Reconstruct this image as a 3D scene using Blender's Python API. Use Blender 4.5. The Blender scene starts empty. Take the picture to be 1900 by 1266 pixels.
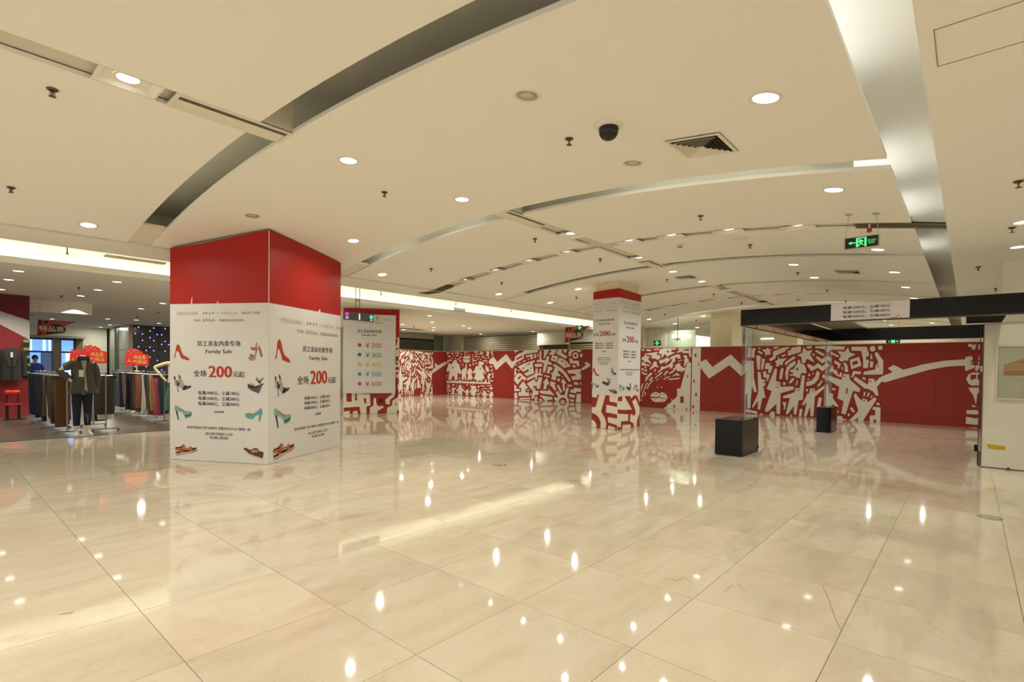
import bpy, math, random
from mathutils import Vector
random.seed(7)
S = bpy.context.scene
COL = S.collection
PI = math.pi

# ---------------------------------------------------------------- camera
# world axes follow the floor grid; the camera stands at the origin, 1.475 m up
cam_d = bpy.data.cameras.new('camera'); cam = bpy.data.objects.new('camera', cam_d); COL.objects.link(cam)
TH, PITCH, ROLL = 0.721701546, -0.0158834567, 0.011303082
F0 = Vector((math.cos(TH), math.sin(TH), 0)); R0 = Vector((math.sin(TH), -math.cos(TH), 0)); U0 = Vector((0, 0, 1))
FW = F0*math.cos(PITCH) + U0*math.sin(PITCH); UP = U0*math.cos(PITCH) - F0*math.sin(PITCH)
RT = R0*math.cos(ROLL) + UP*math.sin(ROLL); UP = UP*math.cos(ROLL) - R0*math.sin(ROLL)
from mathutils import Matrix
cam.matrix_world = Matrix(((RT.x, UP.x, -FW.x, 0), (RT.y, UP.y, -FW.y, 0), (RT.z, UP.z, -FW.z, 1.475), (0, 0, 0, 1)))
cam_d.sensor_width = 36; cam_d.lens = 963.805/1900*36
cam_d.shift_y = (698.34-633)/1900
cam_d.clip_start = 0.05; cam_d.clip_end = 200
S.camera = cam

# ---------------------------------------------------------------- world, exposure
W = bpy.data.worlds.new('world'); S.world = W; W.use_nodes = True
W.node_tree.nodes['Background'].inputs[0].default_value = (1.0, 0.96, 0.88, 1)
W.node_tree.nodes['Background'].inputs[1].default_value = 1.05
S.view_settings.view_transform = 'Standard'; S.view_settings.look = 'None'
S.view_settings.exposure = 0.0; S.view_settings.gamma = 1; S.view_settings.use_curve_mapping = False
LAMP_W = 16.5            # each ceiling downlight
LAMP_C = (1.0, 0.98, 0.885)
TUBE_E = 18.0            # fluorescent tubes in the coves

# ---------------------------------------------------------------- helpers
def lin(hx):
    c = [int(hx[i:i+2], 16)/255 for i in (0, 2, 4)]
    return tuple(x/12.92 if x <= .04045 else ((x+.055)/1.055)**2.4 for x in c)
MATS = {}
def mat(name, hx=None, rough=.6, metal=0, emit=0, ec=None, noise=0, nscale=8, bump=0, bscale=40, trans=0, ior=1.45, spec=.5, coat=0, rgb=None):
    if name in MATS: return MATS[name]
    m = bpy.data.materials.new(name); m.use_nodes = True; nt = m.node_tree; b = nt.nodes['Principled BSDF']
    c = rgb if rgb else lin(hx)
    b.inputs['Base Color'].default_value = (*c, 1); b.inputs['Roughness'].default_value = rough; b.inputs['Metallic'].default_value = metal
    b.inputs['IOR'].default_value = ior; b.inputs['Specular IOR Level'].default_value = spec; b.inputs['Transmission Weight'].default_value = trans; b.inputs['Coat Weight'].default_value = coat
    if emit:
        b.inputs['Emission Color'].default_value = (*(ec or c), 1); b.inputs['Emission Strength'].default_value = emit
    if noise or bump:
        tc = nt.nodes.new('ShaderNodeTexCoord')
    if noise:
        n = nt.nodes.new('ShaderNodeTexNoise'); n.inputs['Scale'].default_value = nscale; n.inputs['Detail'].default_value = 4
        nt.links.new(tc.outputs['Object'], n.inputs['Vector'])
        mx = nt.nodes.new('ShaderNodeMix'); mx.data_type = 'RGBA'
        mx.inputs[6].default_value = (*[x*(1-noise) for x in c], 1); mx.inputs[7].default_value = (*[min(1, x*(1+noise)) for x in c], 1)
        nt.links.new(n.outputs['Fac'], mx.inputs[0]); nt.links.new(mx.outputs[2], b.inputs['Base Color'])
    if bump:
        n = nt.nodes.new('ShaderNodeTexNoise'); n.inputs['Scale'].default_value = bscale
        nt.links.new(tc.outputs['Object'], n.inputs['Vector'])
        bp = nt.nodes.new('ShaderNodeBump'); bp.inputs['Strength'].default_value = bump; bp.inputs['Distance'].default_value = .01
        nt.links.new(n.outputs['Fac'], bp.inputs['Height']); nt.links.new(bp.outputs['Normal'], b.inputs['Normal'])
    MATS[name] = m; return m

class G:
    def __init__(s): s.v = []; s.f = []; s.m = []; s.sm = []
    def add(s, vs, fs, mi=0, smooth=False):
        k = len(s.v); s.v += [tuple(p) for p in vs]
        for f in fs: s.f.append(tuple(i+k for i in f)); s.m.append(mi); s.sm.append(smooth)
        return s
    def box(s, x0, y0, z0, x1, y1, z1, mi=0):
        return s.add([(x0,y0,z0),(x1,y0,z0),(x1,y1,z0),(x0,y1,z0),(x0,y0,z1),(x1,y0,z1),(x1,y1,z1),(x0,y1,z1)],
                     [(0,3,2,1),(4,5,6,7),(0,1,5,4),(1,2,6,5),(2,3,7,6),(3,0,4,7)], mi)
    def prism(s, fr, pts, d, mi=0, d0=0.0):        # polygon in frame fr=(O,U,V), thickness d along U x V
        O, U, V = fr; N = U.cross(V); n = len(pts)
        a = [O+U*p[0]+V*p[1]+N*d0 for p in pts]; b = [q+N*(d-d0) for q in a]  # from d0 to d
        return s.add(a+b, [tuple(range(n-1, -1, -1)), tuple(range(n, 2*n))]+[(i, (i+1) % n, n+(i+1) % n, n+i) for i in range(n)], mi)
    def flat(s, fr, pts, off=0.0, mi=0):
        O, U, V = fr; N = U.cross(V)
        return s.add([O+U*p[0]+V*p[1]+N*off for p in pts], [tuple(range(len(pts)))], mi)
    def rings(s, rs, mi=0, cap=True, smooth=True):
        n = len(rs[0]); vs = [p for r in rs for p in r]
        fs = [(j*n+i, j*n+(i+1) % n, (j+1)*n+(i+1) % n, (j+1)*n+i) for j in range(len(rs)-1) for i in range(n)]
        s.add(vs, fs, mi, smooth)
        if cap: s.add(rs[0], [tuple(range(n-1, -1, -1))], mi); s.add(rs[-1], [tuple(range(n))], mi)
        return s
    def lathe(s, prof, n=16, c=(0, 0, 0), mi=0, cap=False):
        return s.rings([[(c[0]+r*math.cos(2*PI*i/n), c[1]+r*math.sin(2*PI*i/n), c[2]+z) for i in range(n)] for r, z in prof], mi, cap)
    def tube(s, path, r, n=8, mi=0):
        P = [Vector(p) for p in path]; R = r if isinstance(r, (list, tuple)) else [r]*len(P); rs = []
        for i, p in enumerate(P):
            t = (P[min(i+1, len(P)-1)]-P[max(i-1, 0)]).normalized()
            a = t.cross(Vector((0, 0, 1)) if abs(t.z) < .9 else Vector((1, 0, 0))).normalized(); b = t.cross(a)
            q = R[i] if isinstance(R[i], tuple) else (R[i], R[i])
            rs.append([p+a*q[0]*math.cos(2*PI*k/n)+b*q[1]*math.sin(2*PI*k/n) for k in range(n)])
        return s.rings(rs, mi)
    def ell(s, rows, n=14, mi=0, cap=True):         # rows of (x,y,z,rx,ry): stacked ellipses
        return s.rings([[(x+rx*math.cos(2*PI*i/n), y+ry*math.sin(2*PI*i/n), z) for i in range(n)] for x, y, z, rx, ry in rows], mi, cap)
    def mesh(s, name, mats):
        me = bpy.data.meshes.new(name); me.from_pydata(s.v, [], s.f)
        for m in (mats if isinstance(mats, (list, tuple)) else [mats]): me.materials.append(m)
        me.polygons.foreach_set('material_index', s.m); me.polygons.foreach_set('use_smooth', s.sm); me.update()
        return me

def link(name, data, parent=None, loc=(0, 0, 0), rz=0):
    o = bpy.data.objects.new(name, data); COL.objects.link(o); o.location = loc
    if rz: o.rotation_euler = (0, 0, rz)
    if parent: o.parent = parent
    return o
def tag(o, label, cat=None, group=None):
    o['label'] = label
    if cat: o['category'] = cat
    if group: o['group'] = group
    return o
def thing(name, label, cat, loc=(0, 0, 0), rz=0, group=None):
    return tag(link(name, None, None, loc, rz), label, cat, group)
def part(name, g, mats, parent, label=None, loc=(0, 0, 0), rz=0):
    o = link(name, g.mesh(name, mats) if isinstance(g, G) else g, parent, loc, rz)
    if label: o['label'] = label
    return o
def struct(name, g, mats, parent=None):
    o = link(name, g.mesh(name, mats), parent)
    if not parent: o['kind'] = 'structure'
    return o
def stuff(o): o['kind'] = 'stuff'; return o
def dup(root, loc, rz, label, group=None):
    r = root.copy(); COL.objects.link(r); r.location = loc; r.rotation_euler = (0, 0, rz); r['label'] = label
    if group: r['group'] = group
    for ch in list(root.children):
        c = ch.copy(); COL.objects.link(c); c.parent = r
        for q in list(ch.children):
            d = q.copy(); COL.objects.link(d); d.parent = c
    return r
FONT = {}
def glyphs(txt, bold=0.0):
    if (txt, bold) in FONT: return FONT[txt, bold]
    cu = bpy.data.curves.new('t', 'FONT'); cu.body = txt; cu.offset = bold; cu.resolution_u = 2; o = bpy.data.objects.new('t', cu); COL.objects.link(o)
    bpy.context.view_layer.update()
    me = bpy.data.meshes.new_from_object(o.evaluated_get(bpy.context.evaluated_depsgraph_get()))
    v = [(p.co.x, p.co.y) for p in me.vertices]; f = [tuple(p.vertices) for p in me.polygons]
    x0 = min(p[0] for p in v); x1 = max(p[0] for p in v); y0 = min(p[1] for p in v); y1 = max(p[1] for p in v)
    v = [((p[0]-x0)/(x1-x0), (p[1]-y0)/(y1-y0)) for p in v]
    bpy.data.objects.remove(o); bpy.data.meshes.remove(me); bpy.data.curves.remove(cu)
    FONT[txt, bold] = (v, f); return v, f
def write(g, fr, txt, u0, u1, v0, v1, off=.003, mi=0, bold=0.0):
    O, U, V = fr; N = U.cross(V); v, f = glyphs(txt); hh = (v1-v0)*bold      # heavier strokes: the glyphs set twice, a hair apart
    for k in ((0,) if not bold else (-1, 1)):
        g.add([O+U*(u0+(u1-u0)*x+k*hh)+V*(v0+(v1-v0)*y)+N*(off+k*.0001) for x, y in v], f, mi)
def polys(s, k=.01): return [[tuple(float(c)*k for c in p.split(',')) for p in q.split(' ')] for q in s.split(';')] if s else []
def circle(cx, cy, r, n=16, ry=None): return [(cx+r*math.cos(2*PI*i/n), cy+(ry or r)*math.sin(2*PI*i/n)) for i in range(n)]
def rect(a, b, c, d): return [(a, b), (c, b), (c, d), (a, d)]
V3 = Vector
def skin(pts, edges, radii, sub=1):
    me = bpy.data.meshes.new('s'); me.from_pydata(pts, edges, []); o = bpy.data.objects.new('s', me); COL.objects.link(o)
    o.modifiers.new('k', 'SKIN'); m2 = o.modifiers.new('u', 'SUBSURF'); m2.levels = sub; m2.render_levels = sub
    for i, d in enumerate(me.skin_vertices[0].data):
        r = radii[i]; d.radius = r if isinstance(r, tuple) else (r, r); d.use_root = (i == 0)
    bpy.context.view_layer.update()
    out = bpy.data.meshes.new_from_object(o.evaluated_get(bpy.context.evaluated_depsgraph_get()))
    bpy.data.objects.remove(o); bpy.data.meshes.remove(me)
    for p in out.polygons: p.use_smooth = True
    return out

# ---------------------------------------------------------------- materials
M_CEIL = mat('ceiling_paint', rgb=(.90, .872, .775), rough=.8)
M_COVE = mat('cove_paint', rgb=(.90, .89, .82), rough=.85)
M_WALL = mat('wall_paint', rgb=(.80, .75, .60), rough=.7)
M_COLM = mat('column_paint', rgb=(.82, .73, .50), rough=.55, noise=.04, nscale=3)
M_LOUV = mat('louvre_metal', 'a59a78', rough=.5)
M_STRIP = mat('strip_metal', rgb=(.67, .63, .51), rough=.5)
M_CREAMM = mat('cream_metal', rgb=(.80, .75, .60), rough=.5)
M_DARK = mat('dark_void', '15130f', rough=.8)
M_STEEL = mat('brushed_steel', 'a8a8a4', rough=.3, metal=1)
M_BRASS = mat('sprinkler_brass', '6a5a48', rough=.35, metal=1)
M_WHITE = mat('white_trim', rgb=(.82, .77, .62), rough=.5)
M_LAMP = mat('lamp_glow', 'ffffff', emit=6, ec=(1, .95, .93))
M_REFL = mat('lamp_reflector', 'b5b0a0', rough=.4, metal=.2)
M_TUBE = mat('tube_glow', 'ffffff', emit=TUBE_E, ec=(1, .97, .78))
M_TUBES = mat('tube_glow_soft', 'ffffff', emit=TUBE_E*.24, ec=(1, .97, .82))
M_TUBEW = mat('tube_glow_white', 'ffffff', emit=TUBE_E*.6, ec=(.97, .98, 1))
M_RED = mat('pillar_red', rgb=(.40, .018, .011), rough=.42, spec=.25, noise=.05, nscale=2)
M_HRED = mat('hoarding_red', rgb=(.30, .033, .021), rough=.32, spec=.25, noise=.06, nscale=1.5)
M_HWHITE = mat('hoarding_white', rgb=(.72, .68, .585), rough=.4, spec=.3)
M_BASECREAM = mat('pillar_cream', rgb=(.80, .72, .54), rough=.4)
M_BASERED = mat('pillar_base_red', rgb=(.30, .02, .022), rough=.4)
M_BOARD = mat('board_white', rgb=(.70, .675, .635), rough=.45, bump=.05, bscale=2)
M_INK = mat('ink_black', '1d1a18', rough=.6)
M_INKG = mat('ink_grey', '8c867d', rough=.6)
M_INKF = mat('ink_faint', 'b3aca0', rough=.6)
M_INKR = mat('ink_red', 'b52a18', rough=.55)
M_BLACKG = mat('black_gloss', '0d0b09', rough=.14, spec=.3, noise=.1, nscale=3)
M_BLACKM = mat('black_matt', '171513', rough=.55)
M_GLASS = mat('clear_glass', 'e8f4ec', rough=0.0, trans=1, ior=1.45)
M_EXITG = mat('exit_green', '59f59a', emit=.75, ec=lin('59f59a'))
M_EXITK = mat('exit_black', '0f1310', rough=.4)
M_ALU = mat('anodised_frame', 'b9b5a6', rough=.4, metal=.6)

# ---------------------------------------------------------------- traced print shapes, in cm on their own surfaces
MURAL={
 'S2w':'1773,202 1748,176 1689,215 1650,176 1649,142 1691,179 1756,136 1778,166 1791,165 1806,171 1803,183 1791,194;2063,187 2043,187 2036,170 2036,166 2022,165 2009,123 2013,110 2033,121 2036,80 2056,79 2061,102 2072,102 2085,79 2107,78 2099,130 2120,120 2123,131 2106,165 2078,167;2122,79 2115,73 2076,74 2071,81 2064,75 2026,74 2023,81 2013,82 2011,75 1915,74 1912,80 1906,74 1839,73 1837,78 1831,79 1826,91 1821,90 1820,73 1809,73 1806,92 1815,95 1812,106 1811,115 1799,119 1787,116 1790,110 1801,107 1800,99 1790,97 1799,92 1801,74 1793,72 1793,66 2122,64;1991,141 1983,145 1977,144 1971,167 1964,166 1965,128 1971,115 1966,82 1976,81 1982,101 1990,81 2003,81 2001,117 2009,112 2006,128;1953,138 1943,144 1934,141 1918,124 1927,118 1930,113 1916,90 1927,89 1930,82 1936,82 1941,89 1952,80 1957,81 1958,91 1952,115 1965,110 1962,124;1874,180 1839,175 1842,162 1855,160 1855,155 1824,117 1833,115 1850,130 1834,91 1856,87 1846,80 1858,77 1872,86 1875,77 1891,78 1895,87 1911,87 1896,125 1910,116 1919,119 1895,155 1872,157 1880,164;1992,196 1990,204 1982,208 1977,204 1968,209 1960,204 1947,208 1941,202 1942,196;1995,193 1941,193 1941,189 1995,189;1993,186 1942,186 1939,178 1947,178 1947,173 1958,177 1963,169 1969,176 1975,170 1979,177 1995,174 1988,180;2117,187 2081,187 2081,181 2117,181;2124,175 2103,175 2103,169 2124,169;2090,196 2073,196 2073,192 2090,192;2058,198 2049,198 2049,194 2058,194;2039,194 2015,194 2015,190 2039,190;2024,184 2006,184 2006,179 2024,179;2048,213 2028,213 2028,207 2048,207;2020,204 2003,204 2003,199 2020,199;1984,229 1976,229 1976,221 1984,221;1965,233 1959,233 1959,223 1965,223;1983,217 1976,217 1976,211 1982,211;1965,217 1960,217 1960,212 1965,212;1946,216 1939,215 1939,211 1946,211;1927,204 1917,204 1917,201 1927,201;1908,208 1886,207 1886,202 1908,202;1928,195 1912,194 1912,190 1928,190;1923,186 1894,186 1894,181 1923,181;1923,176 1911,176 1911,173 1923,173;1923,167 1909,167 1909,161 1923,161;1901,172 1887,172 1887,167 1901,167;1891,194 1878,194 1878,190 1891,190;1869,191 1859,191 1859,187 1869,187;1879,203 1866,203 1866,199 1879,199;1846,185 1815,184 1815,180 1846,180;1835,196 1820,196 1820,192 1834,192;1824,174 1813,174 1813,170 1824,170;1998,165 1991,165 1991,156 1998,156;1945,165 1934,165 1934,154 1945,154;1910,231 1901,230 1900,224 1910,224;1897,230 1886,230 1886,223 1897,223;1900,219 1891,219 1891,213 1900,213;1886,217 1876,217 1876,213 1886,213;2075,211 2063,211 2063,206 2075,206;2014,169 2009,169 2009,165 2014,165;2018,224 1999,216 2002,213 2020,221;1925,211 1911,217 1910,215 1924,208;2117,209 2105,209 2099,212 2087,211 2097,199 2109,203;1857,209 1847,205 1832,204 1847,195;1801,158 1791,156 1778,158 1788,146;2028,95 2017,93 2010,95 2018,85;2123,224 2109,230 2097,225 2109,219 2121,214;2090,226 2065,225 2070,218 2087,219;2056,223 2047,230 2043,219 2055,218;2038,229 2028,230 2028,219 2038,216;1868,228 1845,226 1848,214 1871,214;1827,227 1808,230 1801,220 1809,210 1805,193 1811,194 1815,207 1830,210 1818,217;1786,230 1779,230 1780,219 1774,209 1787,204 1783,212 1792,222;1832,156 1821,160 1817,151 1804,149 1810,143 1802,140 1805,127 1817,125 1823,134 1832,136 1822,141 1835,146 1823,148;1794,135 1773,141 1785,130 1792,130;1783,126 1771,118 1776,109 1771,105 1775,97 1784,97 1779,109 1782,118;1791,88 1774,82 1793,76;2123,105 2114,106 2118,100 2123,100;2123,93 2114,91 2121,86;2120,58 2091,59 2107,54;2076,55 2068,59 2056,54 2066,46;2122,50 2089,49 2103,37;2122,38 2094,32 2096,28 2122,32;2120,24 2086,22 2087,17 2116,17;2046,49 2038,48 2039,43 2045,43;2088,43 2059,36 2049,41 2045,37 2059,23 2060,1 2070,1 2070,5 2084,1 2089,2 2075,15 2076,27 2094,27 2072,32;2113,9 2106,13 2098,4 2109,2;2050,9 2040,12 2040,1 2050,1;2024,51 2014,56 2005,55 2001,43 1977,23 1983,20 1996,25 1996,1 2012,1 2017,6 2022,1 2032,1 2030,23 2040,19 2045,23 2026,42;1967,30 1956,34 1949,30 1951,23 1941,18 1951,16 1952,2 1970,3 1970,13 1980,19;1942,58 1926,51 1914,54 1898,54 1895,44 1887,24 1896,22 1897,9 1907,1 1919,1 1919,6 1935,7 1929,23 1941,16 1945,20 1929,36 1929,43;1971,59 1951,59 1959,51;1884,53 1876,55 1867,51 1875,43 1884,48;1864,58 1831,56 1831,52 1863,54;1818,57 1782,62 1782,58 1816,54;1850,43 1810,43 1810,40 1850,39;1800,49 1789,53 1775,48 1778,42 1789,37 1798,41;1882,38 1873,36 1876,23 1881,25;1864,32 1856,29 1861,26;1850,33 1841,34 1843,29 1850,28;1838,30 1828,31 1821,19 1804,12 1798,17 1788,31 1777,27 1770,8 1777,8 1780,0 1797,0 1799,9 1820,9 1821,0 1842,1 1844,9 1853,4 1850,15;1816,34 1805,32 1798,34 1807,23;1891,11 1855,22 1852,20 1873,10 1890,7;1888,4 1867,5 1876,1;1986,43 1980,37 1983,34;1945,42 1938,39 1943,36;1993,50 1983,52 1990,46;2046,58 2023,60 2023,58 2044,57;1929,63 1914,62 1914,60 1929,60',
 'S2r':'2082,149 2074,148 2064,151 2067,144 2074,141;2054,183 2043,183 2043,181 2054,181;2052,177 2041,177 2041,176 2052,176;1872,146 1858,141 1867,136;1864,223 1854,223 1856,218 1864,218;2026,29 2018,30 2018,26 2026,26;1915,37 1908,37 1908,33 1915,33',
 'S3w':'1650,177 1633,185 1633,200 1613,214 1580,224 1581,231 1493,231 1494,221 1536,218 1577,211 1578,192 1623,174 1648,144;1635,233 1606,232 1634,219;1584,179 1567,186 1565,182 1583,175;1610,171 1598,175 1596,171 1608,167;1630,161 1619,166 1617,162 1628,158;1564,206 1526,214 1520,191 1535,189 1537,201 1552,200 1562,196;1555,189 1544,192 1543,188 1552,186;1518,213 1505,214 1503,194 1512,195;1497,214 1490,214 1492,199 1497,200;1484,226 1472,226 1473,186 1447,184 1440,203 1425,201 1432,179 1411,171 1417,162 1436,167 1450,129 1463,129 1456,170 1474,176 1499,176 1499,185 1483,186;1458,233 1427,232 1453,193 1461,193 1457,204;1430,215 1415,223 1420,232 1386,232 1399,210 1409,207 1428,210;1411,207 1376,201 1387,176 1418,185;1378,232 1354,231 1360,219 1327,199 1337,191 1363,203 1389,213;1345,231 1328,231 1337,216 1348,221;1315,230 1256,230 1257,219 1270,220 1283,226 1300,222 1306,213 1310,200 1319,201 1322,217;1269,204 1269,200 1272,196 1276,193 1282,191 1287,191 1293,193 1297,196 1300,200 1301,205 1300,209 1297,213 1293,216 1288,218 1282,218 1277,216 1272,213 1270,209;1260,212 1248,212 1249,198 1260,198;1372,195 1356,193 1329,178 1309,158 1342,150 1384,175;1318,191 1304,192 1299,182 1267,182 1263,158 1274,158 1280,169 1312,171;1300,163 1285,163 1282,153 1297,153;1329,139 1255,147 1256,131 1266,130 1266,126 1254,128 1254,102 1298,97 1306,112 1282,117 1285,126 1317,126;1403,168 1385,163 1358,149 1331,125 1307,94 1315,89 1345,121 1372,140 1380,127 1363,120 1368,112 1384,115 1391,94 1415,99 1407,118 1416,122 1415,129 1405,128 1394,154 1406,161;1432,157 1408,152 1410,140 1420,140 1426,123 1440,126;1453,117 1422,112 1425,106 1454,111;1356,115 1349,113 1351,109 1357,111;1379,104 1364,102 1369,89 1381,93;1614,154 1573,170 1512,185 1510,177 1524,172 1514,125 1556,110 1575,121 1546,133 1547,141 1551,143 1575,131 1584,132;1512,166 1491,169 1466,167 1467,155 1506,153;1505,146 1492,146 1493,125 1486,123 1480,146 1471,147 1475,123 1462,120 1463,114 1493,115 1498,93 1505,91 1508,107 1556,88 1556,101 1508,121;1634,144 1624,148 1621,141 1627,132 1622,125 1632,112 1636,110;1616,137 1606,140 1601,136 1610,131;1636,99 1622,119 1601,125 1561,101 1564,87 1583,96 1597,86 1613,68 1636,87;1580,86 1547,54 1563,51 1565,34 1544,34 1540,17 1608,14 1608,32 1592,34 1591,53 1607,55;1557,46 1540,46 1542,40 1556,41;1535,32 1529,31 1529,19 1534,19;1635,69 1620,60 1624,49 1600,48 1600,38 1634,36;1634,29 1618,30 1613,2 1634,2;1604,6 1536,10 1536,3 1598,1;1556,75 1511,98 1509,86 1493,85 1487,107 1465,105 1479,53 1496,53 1497,64 1517,65 1524,43;1517,57 1506,56 1506,44 1484,43 1489,25 1507,23 1517,5 1528,5;1439,105 1423,74 1436,76 1443,52 1459,53 1453,79 1462,81;1420,90 1387,83 1396,75 1385,51 1395,48 1412,68 1418,66;1477,46 1430,45 1428,55 1392,26 1476,33;1481,24 1406,18 1407,6 1435,5 1436,0 1446,0;1507,14 1492,16 1494,1 1509,1;1481,10 1457,1 1480,1;1383,72 1374,75 1352,44 1362,38;1349,104 1330,81 1340,81 1338,49 1349,49 1351,84 1360,85;1389,41 1378,48 1361,30 1340,30 1330,64 1317,64 1327,24 1317,15 1315,0 1327,1 1332,14 1348,20 1365,13 1371,1 1385,1 1397,9 1396,19 1379,16 1375,22;1361,1 1358,6 1347,9 1340,5 1337,1;1326,77 1301,77 1302,69 1325,70;1293,88 1271,89 1267,78 1287,78;1261,87 1254,88 1254,78 1258,79;1291,65 1254,62 1254,48 1276,48 1280,41 1308,43 1310,55 1292,56;1315,36 1284,33 1286,20 1315,24;1312,14 1289,12 1291,3 1309,5;1274,39 1253,39 1253,2 1280,2;1255,146 1229,164 1238,171 1228,177 1208,167 1208,159 1244,141',
 'S3r':'1623,194 1586,208 1585,200 1622,185;1404,195 1394,194 1396,187 1405,190;1277,205 1278,201 1281,199 1285,198 1288,199 1291,202 1292,205 1291,208 1288,210 1285,211 1281,210 1278,208;1358,184 1345,177 1347,174 1361,180;1339,171 1326,164 1329,162 1340,167;1558,164 1540,172 1538,168 1556,161;1587,147 1576,152 1572,147 1584,142;1537,148 1530,150 1530,144 1536,143;1615,98 1599,111 1591,108 1607,92',
 'S4w':'735,178 716,187 692,159 629,204 589,163 571,174 571,151 591,127 633,166 704,117 735,156;767,230 735,229 736,0 768,0;789,164 784,175 771,175 772,0 874,1 862,8 862,16 858,15 843,27 845,38 841,37 840,30 822,49 823,77 810,78 792,148;932,43 925,54 912,61 900,59 893,54 885,61 874,59 864,51 859,38 875,39 889,40 892,45 899,46 900,41 916,42;931,37 901,37 895,41 889,37 862,36 869,27 882,22 893,24 906,21 920,25;905,82 900,82 900,77 904,77;887,82 882,82 882,78 887,78;861,113 811,118 812,115 821,113 824,110 826,112 833,112 835,109 838,111 843,110 846,108 847,110 854,109;843,123 824,136 813,128 819,124 826,128 839,122;858,135 839,145 841,151 831,157 833,163 822,171 812,173 813,166 803,156 792,156 792,148 809,139 810,144 824,142 827,151 836,144 836,140 856,131;901,139 889,150 890,157 881,161 877,158 855,168 848,177 840,169 841,160 848,151 854,153 851,160 864,155 884,147 898,135;899,180 884,187 882,185 863,195 852,185 871,170 873,174 865,182 891,169 894,174;852,195 825,206 814,204 811,190 825,190 825,196 833,194 832,180 843,173 847,180 841,189 852,187;899,210 895,225 878,229 826,229 832,223 847,223 849,215 833,212 866,197 873,209 886,190 887,206;922,225 900,229 898,224 919,223;949,227 932,225 932,219 951,220;971,228 958,227 959,221 971,222;949,210 903,216 908,205 892,202 893,189 907,185 909,189 930,191 926,202 949,206;955,213 949,200 934,199 942,189 927,166 947,178 956,174 964,184 970,185 970,194 959,199;970,179 948,168 934,165 934,161 970,162;937,150 921,167 923,173 912,181 904,170 907,165 898,161 903,155 913,159 933,146;957,159 948,156 949,151 958,154;958,149 946,146 947,138 958,142;970,153 961,151 962,143 970,143;970,139 945,130 946,127 960,127 969,133;914,152 908,146 912,141 917,139;912,132 905,131 909,126;915,114 886,139 881,136 911,113;878,129 871,137 864,145 859,142 869,130 877,126;892,122 883,121 888,118;874,124 866,124 869,121;878,112 851,125 851,122 876,109;910,105 896,115 896,112 907,104;951,117 930,137 923,132 939,117 950,101 955,102 952,110;939,106 925,120 921,115 933,103;947,73 938,92 921,110 920,106 934,90 943,71;971,77 965,93 960,93 966,75 970,58;969,37 959,70 947,97 943,95 957,65 965,37;956,44 954,60 950,59 953,43;972,30 966,29 967,24 972,24;822,230 773,230 771,195 778,196 780,210 804,210 806,216 825,211 825,216 818,220;801,200 788,203 785,189 780,187 780,176 788,175 789,171 794,162 799,162 796,176 798,185 793,191 800,195;821,181 806,186 807,183 820,178',
 'S4r':'758,208 752,208 751,196 758,196;745,175 741,175 741,164 744,164;761,112 756,112 756,101 761,101;753,64 747,64 747,51 753,51;764,18 758,18 757,7 763,6;745,36 742,36 742,31 745,31;785,129 781,129 781,119 785,119;810,48 797,49 796,24 810,24;836,16 830,17 830,4 836,4;788,5 783,6 783,0 788,0;916,56 913,56 913,50 916,50;907,56 904,56 903,50 906,50;887,54 884,54 884,49 887,49;876,54 873,54 873,49 876,49;913,32 910,33 910,27 913,27;883,30 880,31 880,26 883,25;867,216 862,221 856,217 861,212;800,223 780,226 779,219 800,219',
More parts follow.
